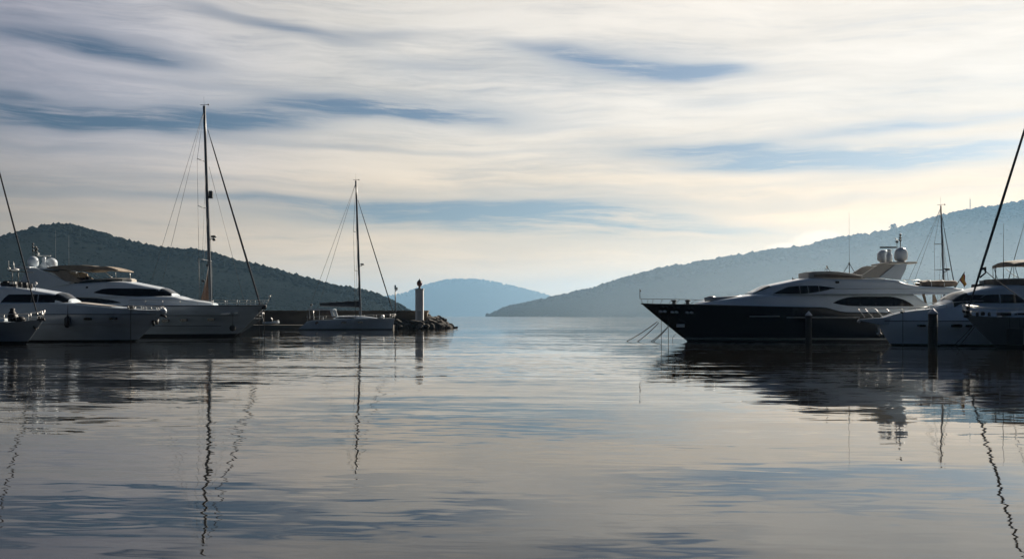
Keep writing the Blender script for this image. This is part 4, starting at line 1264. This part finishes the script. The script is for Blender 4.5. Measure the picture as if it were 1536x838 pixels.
# ================================================================== WHITE YACHT, LEFT FRONT
fr = Fr(100, 86.8); P = fr.p
root = thing('motor_yacht', 'low white motor yacht in the left foreground with two small portholes and white bow roller', 'yacht', (fr.x0, fr.yc, 0))
edge, sh = hull(fr, root, (248.5, 465.6), 203, -110, [(235, 465.2), (200, 464.2), (160, 461), (120, 458), (90, 455.8), (45, 454.6), (0, 455.4), (-110, 457)], 2.75,
                [M['hull_white'], M['boot'], M['boot']], entry=.40, rake=.85, boot=(.02, .16), kn=.70, tum=.08)
pts = []
for x in lin(P(-100, 0)[0], P(238, 0)[0], 40):
    e = edge_at(edge, x); z = fr.xz(0, 471.2, -2.5)[1]; vv = min(1, z/max(.3, e[2]))
    pts.append((x, min(-.10, e[1]/.925-.02), z))
MB().tube(pts, .04, 5).build('rub_rail', M['mast'], root)
pts = [(x, y-.01, z) for x, y, z in pts]
pts2 = []
for x, y, z in pts[:-4]:
    e = edge_at(edge, x); pts2.append((x, y*.975, z-.85))
MB().tube(pts2, .025, 4).build('spray_rail', M['stripe'], root)
zt = pchip(fr.pts([(-60, 432), (-30, 429.6), (0, 429.6), (20, 430.8), (40, 433.4), (60, 436.8), (84, 441), (94, 447), (104, 453), (108, 456.5)], -1.9))
wf = pchip([(fr.xz(q, 0, -2)[0], w) for q, w in ((-60, 2.2), (30, 2.2), (70, 1.95), (90, 1.5), (108, .8))])
zb = fr.xz(0, 459, -2)[1]
A = Loft(lin(P(-60, 0, -2)[0], P(108, 0, -1)[0], 50), lambda x: zb, zt, wf, r=.40, tumble=.16, camber=.14)
A.mesh(MB()).build('deckhouse', M['white'], root)
mb = MB(); A.window(mb, fr.pts([(2, 452.6), (7, 446), (13, 441.4), (55, 441.2)], -2.05), fr.pts([(2, 453.4), (55, 453.4)], -2.05)); w_ = build_each(mb, 'side_window', M['glass'], root)[0]
mb = MB(); A.window(mb, fr.pts([(57, 441.3), (70, 441.6), (80, 442.6)], -1.95), fr.pts([(57, 453.2), (74, 453.6), (80, 453.6)], -1.95)); build_each(mb, 'side_window', M['glass'], root)
mb = MB(); A.window(mb, fr.pts([(-60, 441.6), (-14, 441.2), (-3, 446)], -2.05), fr.pts([(-60, 453.2), (-3, 453.2)], -2.05)); build_each(mb, 'side_window', M['glass'], root)
mb = MB(); A.patch(mb, P(83.5, 0, -1.5)[0], P(103.5, 0, -1)[0], 3, 24, .02); mb.build('windscreen', M['glass'], root)
# coachroof forward and sun pad
zt = pchip(fr.pts([(88, 454.5), (100, 453.8), (115, 454.6), (150, 458.2), (185, 461.4), (196, 464)], -1.4))
wf = pchip([(fr.xz(q, 0, -1.4)[0], w) for q, w in ((88, 2.0), (120, 2.0), (160, 1.5), (196, .6))])
B_ = Loft(lin(P(88, 0, -1.4)[0], P(196, 0, -1.4)[0], 30), lambda x: fr.xz(0, 466, -1.4)[1], zt, wf, r=.2, tumble=.1, camber=.10)
B_.mesh(MB()).build('coachroof', M['white'], root)
mb = MB(); B_.patch(mb, P(118, 0, -1)[0], P(170, 0, -1)[0], 9, 19, .05); mb.build('sun_pad', M['sand'], root)
# bow gear
mb = MB(); q = P(245.5, 466.5, 0); mb.lathe([(.10, -.28), (.24, -.15), (.28, .02), (.22, .18), (.08, .26)], q[0], 0, q[2], 14); mb.build('bow_roller', M['white'], root)
mb = MB(); mb.tube([P(243, 471.5, 0), P(234.5, 475.5, 0), P(232, 483, 0)], [.10, .12, .16], 7); mb.tube([P(229, 480, -.3), P(230.5, 487, -.1), P(235.5, 485, .2), P(236.5, 479, .4)], .13, 6); mb.tube([P(240, 472, 0), P(248, 474.5, 0), P(249, 476.5, 0)], .1, 6); mb.build('anchor', M['black'], root)
mb = MB(); q = P(196.5, 462.5, -.6); mb.lathe([(.3, -.1), (.34, .05), (.2, .16), (.3, .24), (.1, .3)], q[0], -.6, q[2], 12); mb.build('windlass', M['black'], root)
for sg in (-1, 1):
    mb = MB(); T = []; Bs = []
    for px in (196, 205, 215, 225, 234, 242):
        e = edge_at(edge, P(px, 0, -1.2)[0]); yy = sg*max(.15, abs(e[1])*.94)
        T.append((e[0]-.15, yy, e[2]+.33)); Bs.append((e[0], yy, e[2]))
    rail(mb, T, Bs, .02); mb.build('bow_rail', M['steel'], root)
for px, py in ((131, 478.2), (166, 477.4)):
    mb = MB(); x = P(px, 0, -2.6)[0]; e = edge_at(edge, x); z = fr.xz(0, py, -2.5)[1]
    ellipse_port(mb, x, e[1]/.92*.965, z, .30, .12, depth=.16); mb.build('porthole', M['glass'], root)
# things on the roof
mb = MB(); a = P(2, 429, -1.2); b = P(52, 429, -1.2)
for px, py, s_ in ((4, 425, .10), (9, 424.5, .16), (14, 426, .14), (21, 425, .18), (30, 425.5, .12), (38, 426.5, .16), (46, 428, .12)):
    q = P(px, py, -.8); mb.box(q[0]-s_*1.3, q[0]+s_*1.3, -.8-s_, -.8+s_, q[2]-.35, q[2]+s_, bev=.05)
build_each(mb, 'helm_seat', M['black'], root)
mb = MB(); rail(mb, [P(a_, b_, -1.5) for a_, b_ in ((0, 421.5), (20, 421.8), (40, 423.2), (53, 425.2))], [P(a_, b_, -1.5) for a_, b_ in ((0, 431), (20, 432), (40, 435), (53, 437))], .025); mb.build('handrail', M['dark_steel'], root)
mb = MB(); q = P(53.5, 425.5, -1.4); mb.lathe([(.05, -.1), (.13, -.05), (.15, .06), (.05, .16)], q[0], -1.4, q[2], 10); q = P(19.5, 424.5, -1.3); mb.box(q[0]-.25, q[0]+.25, -1.4, -1.2, q[2]-.08, q[2]+.1, bev=.03); build_each(mb, 'deck_light', M['lamp_and_glint_white'], root)
mb = MB()
for px in (18.5, 27.5): mb.tube([P(px, 428, .4), P(px, 406.5, .4)], .035, 5)
mb.tube([P(12, 406.2, .4), P(50, 408.6, .4)], .04, 5)
mb.build('radar_mast', M['dark_steel'], root)
mb = MB(); q = P(22.5, 404.8, .4); mb.lathe([(.10, -.06), (.33, -.03), (.33, .08), (.08, .15)], q[0], .4, q[2], 14); mb.tube([P(21.5, 404, .4), P(20, 392, .4)], [.06, .02], 6); q = P(13.5, 403, .4); mb.lathe([(.05, -.08), (.13, 0), (.13, .06), (.04, .14)], q[0], .4, q[2], 10); mb.tube([P(13.3, 402, .4), P(13, 391, .4)], .015, 5); mb.build('radar_dome', M['lamp_and_glint_white'], root)
fender_thing(fr, P, 101, 474.2, 491.5, -2.80, .235, 457, 'long black fender hanging on the side of the low white yacht')
for px, lb in ((195.7, 'vertical line hanging beside the bow of the low white yacht'),):
    e = edge_at(edge, P(px, 0, -1.6)[0])
    o = MB().tube([(e[0], e[1]-.04, e[2]), (e[0], e[1]-.05, -.2)], .028, 5).build('mooring_line', M['rope'], None, (fr.x0, fr.yc, 0)); tag(o, lb, 'rope')

# ================================================================== BIG FLYBRIDGE YACHT, LEFT BACK
fr = Fr(200, 106.5); P = fr.p
root = thing('motor_yacht', 'big white flybridge yacht with tan bimini, twin radomes and long dark windows', 'yacht', (fr.x0, fr.yc, 0))
edge, sh = hull(fr, root, (399.5, 457.2), 351.5, 2, [(385, 457.0), (350, 457.2), (320, 457.6), (280, 458), (240, 458), (180, 458.4), (100, 459), (0, 460)], 3.45,
                [M['hull_white'], M['boot'], M['boot']], entry=.42, rake=.9, boot=(.05, .32), kn=.85, tum=.03)
for dz, pyy, nm in ((0, 473, 'rub_rail'), (0, 488.6, 'spray_rail')):
    pts = []
    for x in lin(P(10, 0)[0], P(366 if pyy < 480 else 340, 0)[0], 40):
        e = edge_at(edge, x); z = fr.xz(0, pyy, -3.2)[1]; vv = min(1, z/max(.3, e[2]))
        pts.append((x, e[1]*(.985-.34*(1-vv)**1.5*.75)-.03, z))
    MB().tube(pts, .04, 5).build(nm, M['mast'], root)
mb = MB(); mb.tube([(x, y-.01, z-.04) for x, y, z in edge], .06, 6); mb.build('gunwale', M['mast'], root)
# bow trim plate along the stem
mb = MB(); mb.tube([P(398, 459.5, 0), P(376, 481.5, 0), P(353, 503, 0)], .05, 6); mb.build('stem_guard', M['steel'], root)
# main house and coachroof
zt = pchip(fr.pts([(20, 444), (240, 444.2), (258, 444.6), (266, 446.4), (273, 448.6), (289, 450.6), (300, 452.2), (314, 455), (320, 457.6)], -2.6))
wf = pchip([(fr.xz(q, 0, -2.6)[0], w) for q, w in ((20, 2.9), (200, 2.9), (250, 2.5), (280, 1.9), (305, 1.2), (320, .6))])
A = Loft(lin(P(20, 0, -2.8)[0], P(320, 0, -1)[0], 60), lambda x: fr.xz(0, 461, -2.6)[1], zt, wf, r=.4, tumble=.05, camber=.12)
A.mesh(MB()).build('deckhouse', M['white'], root)
mb = MB(); A.window(mb, fr.pts([(20, 446), (90, 446), (140, 447), (165, 449.6), (181, 453.6)], -2.9), fr.pts([(20, 454.4), (165, 454.8), (181, 454.2)], -2.9)); build_each(mb, 'saloon_window', M['glass'], root)
# pilothouse + flybridge moulding
zt2 = pchip(fr.pts([(0, 428), (40, 426.5), (100, 424.8), (150, 422.6), (172, 421.8), (188, 422.8), (200, 425), (220, 429), (240, 433.4), (250, 439), (260, 445)], -2.4))
zb2 = fr.xz(0, 445.4, -2.5)[1]
w2 = pchip([(fr.xz(q, 0, -2.4)[0], w) for q, w in ((0, 3.0), (150, 2.95), (200, 2.6), (230, 2.1), (248, 1.5), (260, .9))])
B_ = Loft(lin(P(0, 0, -2.8)[0], P(260, 0, -1)[0], 70), lambda x: zb2, zt2, w2, r=.5, tumble=.15, camber=.12)
B_.mesh(MB()).build('upper_deck', M['white'], root)
mb = MB(); B_.window(mb, fr.pts([(141, 438.4), (147, 435.6), (155, 433), (168, 432.3), (200, 432.2), (236, 433.6), (240, 434.6)], -2.7), fr.pts([(141, 439), (165, 442), (190, 444), (215, 444.6), (240, 444.8)], -2.5)); build_each(mb, 'pilothouse_window', M['glass'], root)
mb = MB(); B_.patch(mb, P(240.5, 0, -1.6)[0], P(257, 0, -1.2)[0], 2, 26, .02); mb.build('windscreen', M['glass'], root)
mb = MB(); q = P(129, 430.8, -2.8); ellipse_port(mb, q[0], B_.side_y(q[0], q[2]), q[2], .12, .10); mb.build('vent', M['black'], root)
mb = MB(); q = P(196.5, 424.5, -.3); mb.box(q[0]-.14, q[0]+.14, -.4, -.2, q[2]-.1, q[2]+.16, bev=.03); mb.build('horn', M['black'], root)
# flybridge screen
zt3 = pchip(fr.pts([(106, 423.5), (130, 419.6), (150, 417.6), (176, 416.6), (188, 416.8), (193, 420.5), (196, 424.5)], -2)); zb3 = pchip(fr.pts([(106, 426), (196, 425.5)], -2))
C_ = Loft(lin(P(106, 0, -2)[0], P(196, 0, -1)[0], 30), zb3, zt3, pchip([(P(106, 0, -2)[0], 2.3), (P(160, 0)[0], 2.1), (P(185, 0)[0], 1.5), (P(196, 0)[0], .7)]), r=.1, tumble=0, camber=.04)
C_.mesh(MB()).build('flybridge_screen', M['sand'], root)
mb = MB(); C_.window(mb, fr.pts([(112, 423.2), (140, 419.6), (178, 418.6)], -2.2), fr.pts([(112, 425), (178, 423)], -2.2), off=.02); build_each(mb, 'screen_pane', M['glass'], root)
mb = MB(); q = P(124, 420, -.8); mb.box(q[0]-.5, q[0]+.35, -1.4, -.4, q[2]-.3, q[2]+.25, bev=.08); q = P(133, 417.6, -.8); mb.box(q[0]-.25, q[0]+.2, -1.2, -.5, q[2]-.4, q[2]+.2, bev=.08); build_each(mb, 'helm_console', M['black'], root)
# arch
for sg in (-1, 1):
    mb = MB(); mb.prism(fr.pts([(22, 441), (40, 404.5), (52, 402), (58, 403.5), (76, 411), (106, 425.5)], -2.6), sg*2.55-.12, sg*2.55+.12); mb.build('arch_leg', M['white'], root)
    mb = MB(); mb.prism(fr.pts([(60, 403.5), (96, 405.5), (104, 408), (104, 411), (121, 420), (118, 424), (96, 421), (82, 410.5)], -2.3), sg*2.2-.10, sg*2.2+.10); mb.build('arch_strut', M['canvas'], root)
a = P(40, 404.2, 0); b = P(62, 401.4, 0); MB().box(a[0], b[0], -2.6, 2.6, a[2], b[2], bev=.06).build('arch_top', M['white'], root)
mb = MB(); mb.prism(fr.pts([(54, 402.2), (80, 403.4), (102, 406.2), (104, 409.2), (76, 406.4), (58, 405.6)]), -2.3, 2.3); mb.build('arch_wing', M['white'], root)
c = P(50, 401.2, -.9); radome(root, (c[0], -.9, c[2]), .54, 1.2)
c = P(77, 402.8, .9); radome(root, (c[0], .9, c[2]), .62, 1.15)
mb = MB(); c = P(66, 402, 0); mb.lathe([(.3, 0), (.26, .5), (.14, .6), (.2, .85), (.2, 1.1), (.08, 1.2)], c[0], 0, c[2], 14); mb.tube([P(60, 400, 0), P(67, 389, 0)], .08, 6); mb.tube([P(73, 401, 0), P(64, 392, 0)], .08, 6); rd = mb.build('radar_pedestal', M['white'], root)
c = P(67, 383.8, 0); MB().box(c[0]-.66, c[0]+.66, -.07, .07, c[2]-.05, c[2]+.06, bev=.025).build('radar_scanner', M['lamp_and_glint_white'], rd)
mb = MB()
for px, t in ((49.5, 364), (53.3, 369), (55.6, 371)): mb.tube([P(px, 386, 0), P(px, t, 0)], .035, 5)
for px, py in ((49.5, 366), (49.5, 370.5), (49.5, 376), (53.3, 371), (53.3, 375.5), (55.6, 373.5), (55.6, 379)): q = P(px, py, 0); mb.lathe([(.04, -.12), (.11, -.06), (.11, .06), (.04, .12)], q[0], 0, q[2], 8)
mb.build('light_mast', M['dark_steel'], root)
mb = MB(); q = P(57, 381.2, 0); mb.lathe([(.05, -.2), (.12, -.05), (.12, .1), (.04, .16)], q[0], 0, q[2], 10); mb.build('anchor_light', M['lamp_and_glint_white'], root)
mb = MB(); mb.tube([P(103.3, 404, -1), P(103.3, 352, -1)], [.014, .005], 5); mb.tube([P(83.5, 402, 1), P(83.5, 345, 1)], [.012, .004], 5); build_each(mb, 'antenna', M['stripe'], root)
# bimini
top = pchip([(83, 402.6), (95, 400.2), (110, 399), (130, 398.6), (150, 399.8), (156, 400.8), (170, 400.6), (180, 402.6), (189, 405.6)])
bot = pchip([(83, 404.4), (100, 405.0), (112, 405.8), (130, 407.4), (143, 406.8), (156, 404.6), (172, 406.6), (189, 407.2)])
mb = MB(); rt = []; rb = []
for i in range(27):
    px = 83+106*i/26
    r1 = []; r2 = []
    for k in range(9):
        y = -2.2+4.4*k/8; q = P(px, top(px), 0); e = abs(2*k/8-1)
        r1.append((q[0], y, q[2]+.03-.06*e*e))
        q2 = P(px, bot(px), 0); r2.append((q2[0], y, q2[2]-.0*(1-e)))
    rt.append(r1); rb.append(r2)
mb.grid(rt); mb.grid(rb); mb.grid([[p[0], q[0]] for p, q in zip(rt, rb)]); mb.grid([[p[-1], q[-1]] for p, q in zip(rt, rb)]); mb.grid([rt[0], rb[0]]); mb.grid([rt[-1], rb[-1]])
bm_ = mb.build('bimini', M['canvas'], root)
mb = MB()
for sg in (-2.0, 2.0):
    for a, b in (((146, 407), (159, 417)), ((184, 406), (185, 418)), ((104, 406), (110, 424))): mb.tube([P(*a)[:1]+(sg,)+P(*a)[2:], P(*b)[:1]+(sg,)+P(*b)[2:]], .03, 5)
mb.build('bimini_frame', M['steel'], bm_)
# rails
for sg in (-1, 1):
    mb = MB(); T = []; Bs = []
    for px in (200, 225, 250, 275, 300, 320, 340, 357, 372, 385, 396):
        e = edge_at(edge, P(px, 0, -2)[0]); yy = sg*max(.12, abs(e[1])*.95)
        T.append((e[0]+(.25 if px > 380 else 0), yy, fr.xz(0, 450.2, yy)[1])); Bs.append((e[0], yy, e[2]))
    rail(mb, T, Bs, .024, mids=1); mb.build('bow_rail', M['stripe'], root)
mb = MB(); mb.tube([P(403, 450, 0), P(404.5, 444.5, 0)], .04, 5); q = P(404.5, 445, 0); mb.lathe([(.04, -.1), (.12, 0), (.12, .12), (.04, .16)], q[0], 0, q[2], 8); mb.build('jackstaff', M['steel'], root)
mb = MB(); mb.tube([P(392, 457.5, 0), P(398.5, 459.5, 0), P(396, 463, 0)], .16, 7); mb.tube([P(393, 462, -.2), P(398.5, 462, 0), P(398, 459, .2)], .12, 6); mb.build('anchor', M['black'], root)
for px, py in ((247.5, 480.8), (274, 480), (313, 479)):
    mb = MB(); x = P(px, 0, -3.2)[0]; e = edge_at(edge, x); z = fr.xz(0, py, -3.2)[1]; vv = z/e[2]
    ellipse_port(mb, x, e[1]*(.985-.34*(1-vv)**1.5*.6), z, .36, .14, depth=.16); mb.build('porthole', M['glass'], root)
for px, py, rx in ((335, 470.6, .42), (339.5, 469.8, .2), (350, 468.8, .15)):
    mb = MB(); x = P(px, 0, -2.6)[0]; e = edge_at(edge, x); z = fr.xz(0, py, -2.6)[1]; vv = z/e[2]
    ellipse_port(mb, x, e[1]*(.985-.34*(1-vv)**1.5*.6), z, rx, .075, depth=.14); mb.build('fairlead', M['lamp_and_glint_white'], root)
e = edge_at(edge, P(349.5, 0, -1.6)[0]); z = fr.xz(0, 492, -1.6)[1]
fender_thing(fr, P, 349, 487, 496.5, -2.05, .34, 469, 'round black ball fender below the bow of the big flybridge yacht', ball=True)
for px, p0, y, lb in ((388.5, 461, -.2, 'left vertical mooring line hanging from the big flybridge yacht bow'), (396.5, 463, .2, 'right vertical mooring line hanging from the big flybridge yacht bow')):
    q = P(px, p0, y); o = MB().tube([q, (q[0], y, -.2)], .03, 5).build('mooring_line', M['rope'], None, (fr.x0, fr.yc, 0)); tag(o, lb, 'rope', 'mooring lines of the big flybridge yacht')

# ================================================================== PILES
def pile(px, d, w_px, top, capb, label):
    r = w_px/2/F*d; z1 = wz(capb, d); z2 = wz(top, d)
    t = thing('mooring_pile', label, 'piling', (wx(px, d), d, 0), 'white capped mooring piles')
    mb = MB(); n = 24; prof = [(r*.97, -3.0), (r*1.0, 0), (r*.99, z1*.5), (r*.985, z1-.02)]
    mb.lathe(prof, n=n); mb.build('shaft', M['pile'], t)
    MB().lathe([(r*1.06, z1-.05), (r*1.07, z1+.03), (r*.55, z1+(z2-z1)*.55), (r*.12, z2-.02), (.01, z2)], n=n).build('cap', M['cap'], t)
    for zz in (.25, z1*.62):
        MB().lathe([(r*.99, zz-.04), (r*1.04, zz-.03), (r*1.04, zz+.03), (r*.99, zz+.04)], n=n).build('band', M['black'], t)
pile(1399.2, 69.0, 13.6, 462.2, 469.6, 'thick dark pile with white cone cap standing before the right white yacht')
pile(1213, 82.0, 9.6, 466.2, 472.4, 'slimmer dark pile with white cone cap standing before the navy hull')

# ================================================================== BREAKWATER
D = 176.0
xw0, xw1 = wx(-900, D), wx(641.5, D)
zt_ = wz(467.4, D-1)
mb = MB(); mb.box(xw0, xw1, D-1.0, D+2.2, -2.0, zt_, bev=.06)
t = thing('breakwater_wall', 'long brown concrete breakwater wall ending at the harbour light', 'wall', (0, 0, 0))
mb.build('wall_body', M['concrete'], t)
mb = MB(); mb.box(xw0, xw1+.15, D-1.15, D+2.35, zt_+.003, zt_+.22, bev=.05); mb.build('coping', M['concrete'], t)
mb = MB(); mb.box(xw0, wx(592, 168), 166.2, D-1.003, -2.0, wz(487.2, 166), bev=.08)
tag(mb.build('quay', M['quay']), kind='structure')
# harbour light
ld = 173.6
t = thing('harbour_light', 'square white harbour light tower with dark red lantern on the breakwater end', 'lighthouse', (wx(629.3, ld), ld, 0))
hw = 5.9/F*ld; z0 = .3; z1 = wz(434.6, ld)
mb = MB(); mb.box(-hw, hw, -hw, hw, z0, z1, bev=.05); mb.build('tower', M['lightwhite'], t)
mb = MB(); mb.box(-hw*1.12, hw*1.12, -hw*1.12, hw*1.12, z1+.003, z1+.2, bev=.04); mb.build('cornice', M['lightwhite'], t)
mb = MB(); mb.box(-hw*1.28, hw*1.28, -hw*1.28, hw*1.28, -.5, 1.5, bev=.08); mb.build('plinth', M['concrete'], t)
zl = z1+.2; s_ = 8.65
mb = MB(); mb.lathe([(.26, 0), (.26, .12), (.18, .18), (.18, .42), (.30, .48), (.36, .56)], 0, 0, zl, 16); ln = mb.build('lantern_base', M['lantern_metal'], t)
mb = MB(); mb.lathe([(.34, .56), (.42, .85), (.42, 1.0), (.34, 1.25)], 0, 0, zl, 16); mb.build('lantern', M['lantern'], t)
mb = MB(); mb.lathe([(.40, 1.25), (.30, 1.38), (.13, 1.52), (.08, 1.6), (.10, 1.66), (.02, 1.74)], 0, 0, zl, 16); mb.build('lantern_roof', M['lantern_metal'], t)
mb = MB()
for k in range(8):
    a = 2*PI*k/8; mb.tube([(.36*math.cos(a), .36*math.sin(a), zl+.56), (.45*math.cos(a), .45*math.sin(a), zl+.92), (.38*math.cos(a), .38*math.sin(a), zl+1.26)], .03, 4)
mb.build('lantern_bars', M['lantern_metal'], t)
mb = MB(); mb.box(-.32, .32, -hw*1.0-.03, -hw*.98, 1.6, 3.1); mb.build('door', M['stripe'], t)
# lamp post
ld = 174.4
t = thing('lamp_post', 'slim grey lamp post with twin floodlights on the breakwater wall', 'lamp post', (wx(593, ld), ld, 0))
MB().tube([(0, 0, .6), (0, 0, wz(428.5, ld))], [.13, .09], 8).build('pole', M['mast'], t)
mb = MB(); zz = wz(431, ld); mb.box(-.15, .12, -.14, .14, zz-.35, zz+.42, bev=.04); mb.build('floodlight', M['mast'], t)
mb = MB(); zz = wz(432.5, ld); mb.box(.16, .40, -.14, .14, zz-.28, zz+.22, bev=.04); mb.tube([(0, 0, zz-.5), (.28, 0, zz-.28)], .05, 5); mb.build('floodlight', M['mast'], t)
# tender on the quay
td = 168.4
t = thing('tender', 'small white motor tender lying on the quay beside the flybridge yacht bow', 'dinghy', (wx(407, td), td, wz(487.2, 166)))
mb = MB(); rows = []
for i in range(15):
    u = i/14; x = -1.35+2.7*u; w = .62*(1-max(0, (u-.45)/.55)**2.2)+.02; z = .52+.12*u**2
    rows.append([(x, -w, z), (x, -w*.9, .28), (x, -w*.45, .08+.1*u**3), (x, 0, .0+.25*u**4), (x, w*.45, .08+.1*u**3), (x, w*.9, .28), (x, w, z), (x, w*.8, z-.12), (x, 0, z-.2), (x, -w*.8, z-.12)])
mb.grid(rows, closed=True); mb.face(list(range(10))); mb.face([140+k for k in range(10)][::-1]); mb.build('hull', M['white'], t)
mb = MB(); mb.box(-.25, .2, -.28, .28, .36, .95, bev=.06); mb.build('console', M['black'], t)
mb = MB(); mb.prism([(.12, .93), (.2, .93), (.0, 1.22), (-.05, 1.22)], -.3, .3); mb.build('windscreen', M['lamp_and_glint_white'], t)
mb = MB(); mb.box(-1.65, -1.33, -.16, .16, .1, .95, bev=.07); mb.lathe([(.08, -.1), (.2, 0), (.2, .15), (.1, .22)], -1.5, 0, .95, 10); mb.build('outboard', M['black'], t)
mb = MB(); mb.prism([(.35, .55), (1.15, .72), (1.2, .82), (.4, .66)], -.42, .42); mb.build('bow_cushion', M['lamp_and_glint_white'], t)

# rocks at the foot of the wall
def rock_mesh(seed):
    rg = np.random.default_rng(seed); v, f = ico(3)
    sc = rg.uniform(.75, 1.25, 3)*np.array([1.15, 1.0, .78])
    w = v.copy()
    for _ in range(9):
        nrm = rg.normal(0, 1, 3); nrm /= np.linalg.norm(nrm); dcut = rg.uniform(.55, .82)
        dd = w@nrm; w -= np.maximum(dd-dcut, 0)[:, None]*nrm*.92
    w *= 1+.05*np.sin(v[:, :1]*7+seed)*np.sin(v[:, 1:2]*6)+rg.uniform(-.012, .012, (len(v), 1))
    me = bpy.data.meshes.new('boulder'); me.from_pydata([tuple(q) for q in w*sc], [], [tuple(int(i) for i in q) for q in f])
    me.materials.append(M['rock']); me.polygons.foreach_set('use_smooth', [False]*len(me.polygons)); me.update(); return me
RM = [rock_mesh(100+k) for k in range(7)]
rr = random.Random(4)
def rock(px, py, d, r, label, group, flat=1.0):
    o = bpy.data.objects.new('boulder', RM[rr.randrange(7)]); COL.objects.link(o)
    o.location = (wx(px, d), d, wz(py, d)); o.rotation_euler = (rr.uniform(-.5, .5), rr.uniform(-.5, .5), rr.uniform(0, 6.28)); o.scale = (r, r, r*flat)
    tag(o, label, 'rock', group)
GA, LA = 'boulders at the foot of the breakwater', 'dark boulder piled at the foot of the breakwater wall below the harbour light'
GB, LB = 'boulders running out from the breakwater end', 'dark boulder in the slope running out to sea from the breakwater end'
for px, py, d, r in ((597, 484, 172, .8), (604, 487.5, 171, .75), (611, 484.5, 172, .7), (600, 490.5, 169, .7), (616, 489, 170, .75), (608, 491, 169, .7), (632, 488.5, 170, .8), (638, 486, 171, .8), (628, 490.5, 169, .7), (640, 490, 170, .75), (593, 488.5, 170, .8), (594, 480.5, 173.2, .5), (606, 481, 173.2, .5)):
    rock(px, py, d, r, LA, GA)
rock(622.5, 486, 170.5, 1.02, 'largest pale rounded boulder just below the harbour light', None, 1.1)
for px, py, d, r in ((645, 478, 175, .95), (651, 478.5, 176, .85), (647, 484, 173, 1.0), (655, 482, 176, .95), (661, 478.5, 178, .8), (660, 484, 176, .95), (652, 488.5, 172, .9), (665, 482.5, 178, .8), (669, 486.5, 178, .85), (662, 489.5, 174, .8), (672, 490, 177, .75), (676, 488, 179, .65), (657, 490.5, 172, .7), (645, 490, 171, .8), (667, 490.5, 175, .6), (643, 475.5, 177, .6), (655, 476.5, 179, .6), (679, 490.8, 179, .5)):
    rock(px, py, d, r, LB, GB)
rock(683, 491.6, 181, .45, 'small low boulder at the very tip of the breakwater rocks', None, .8)
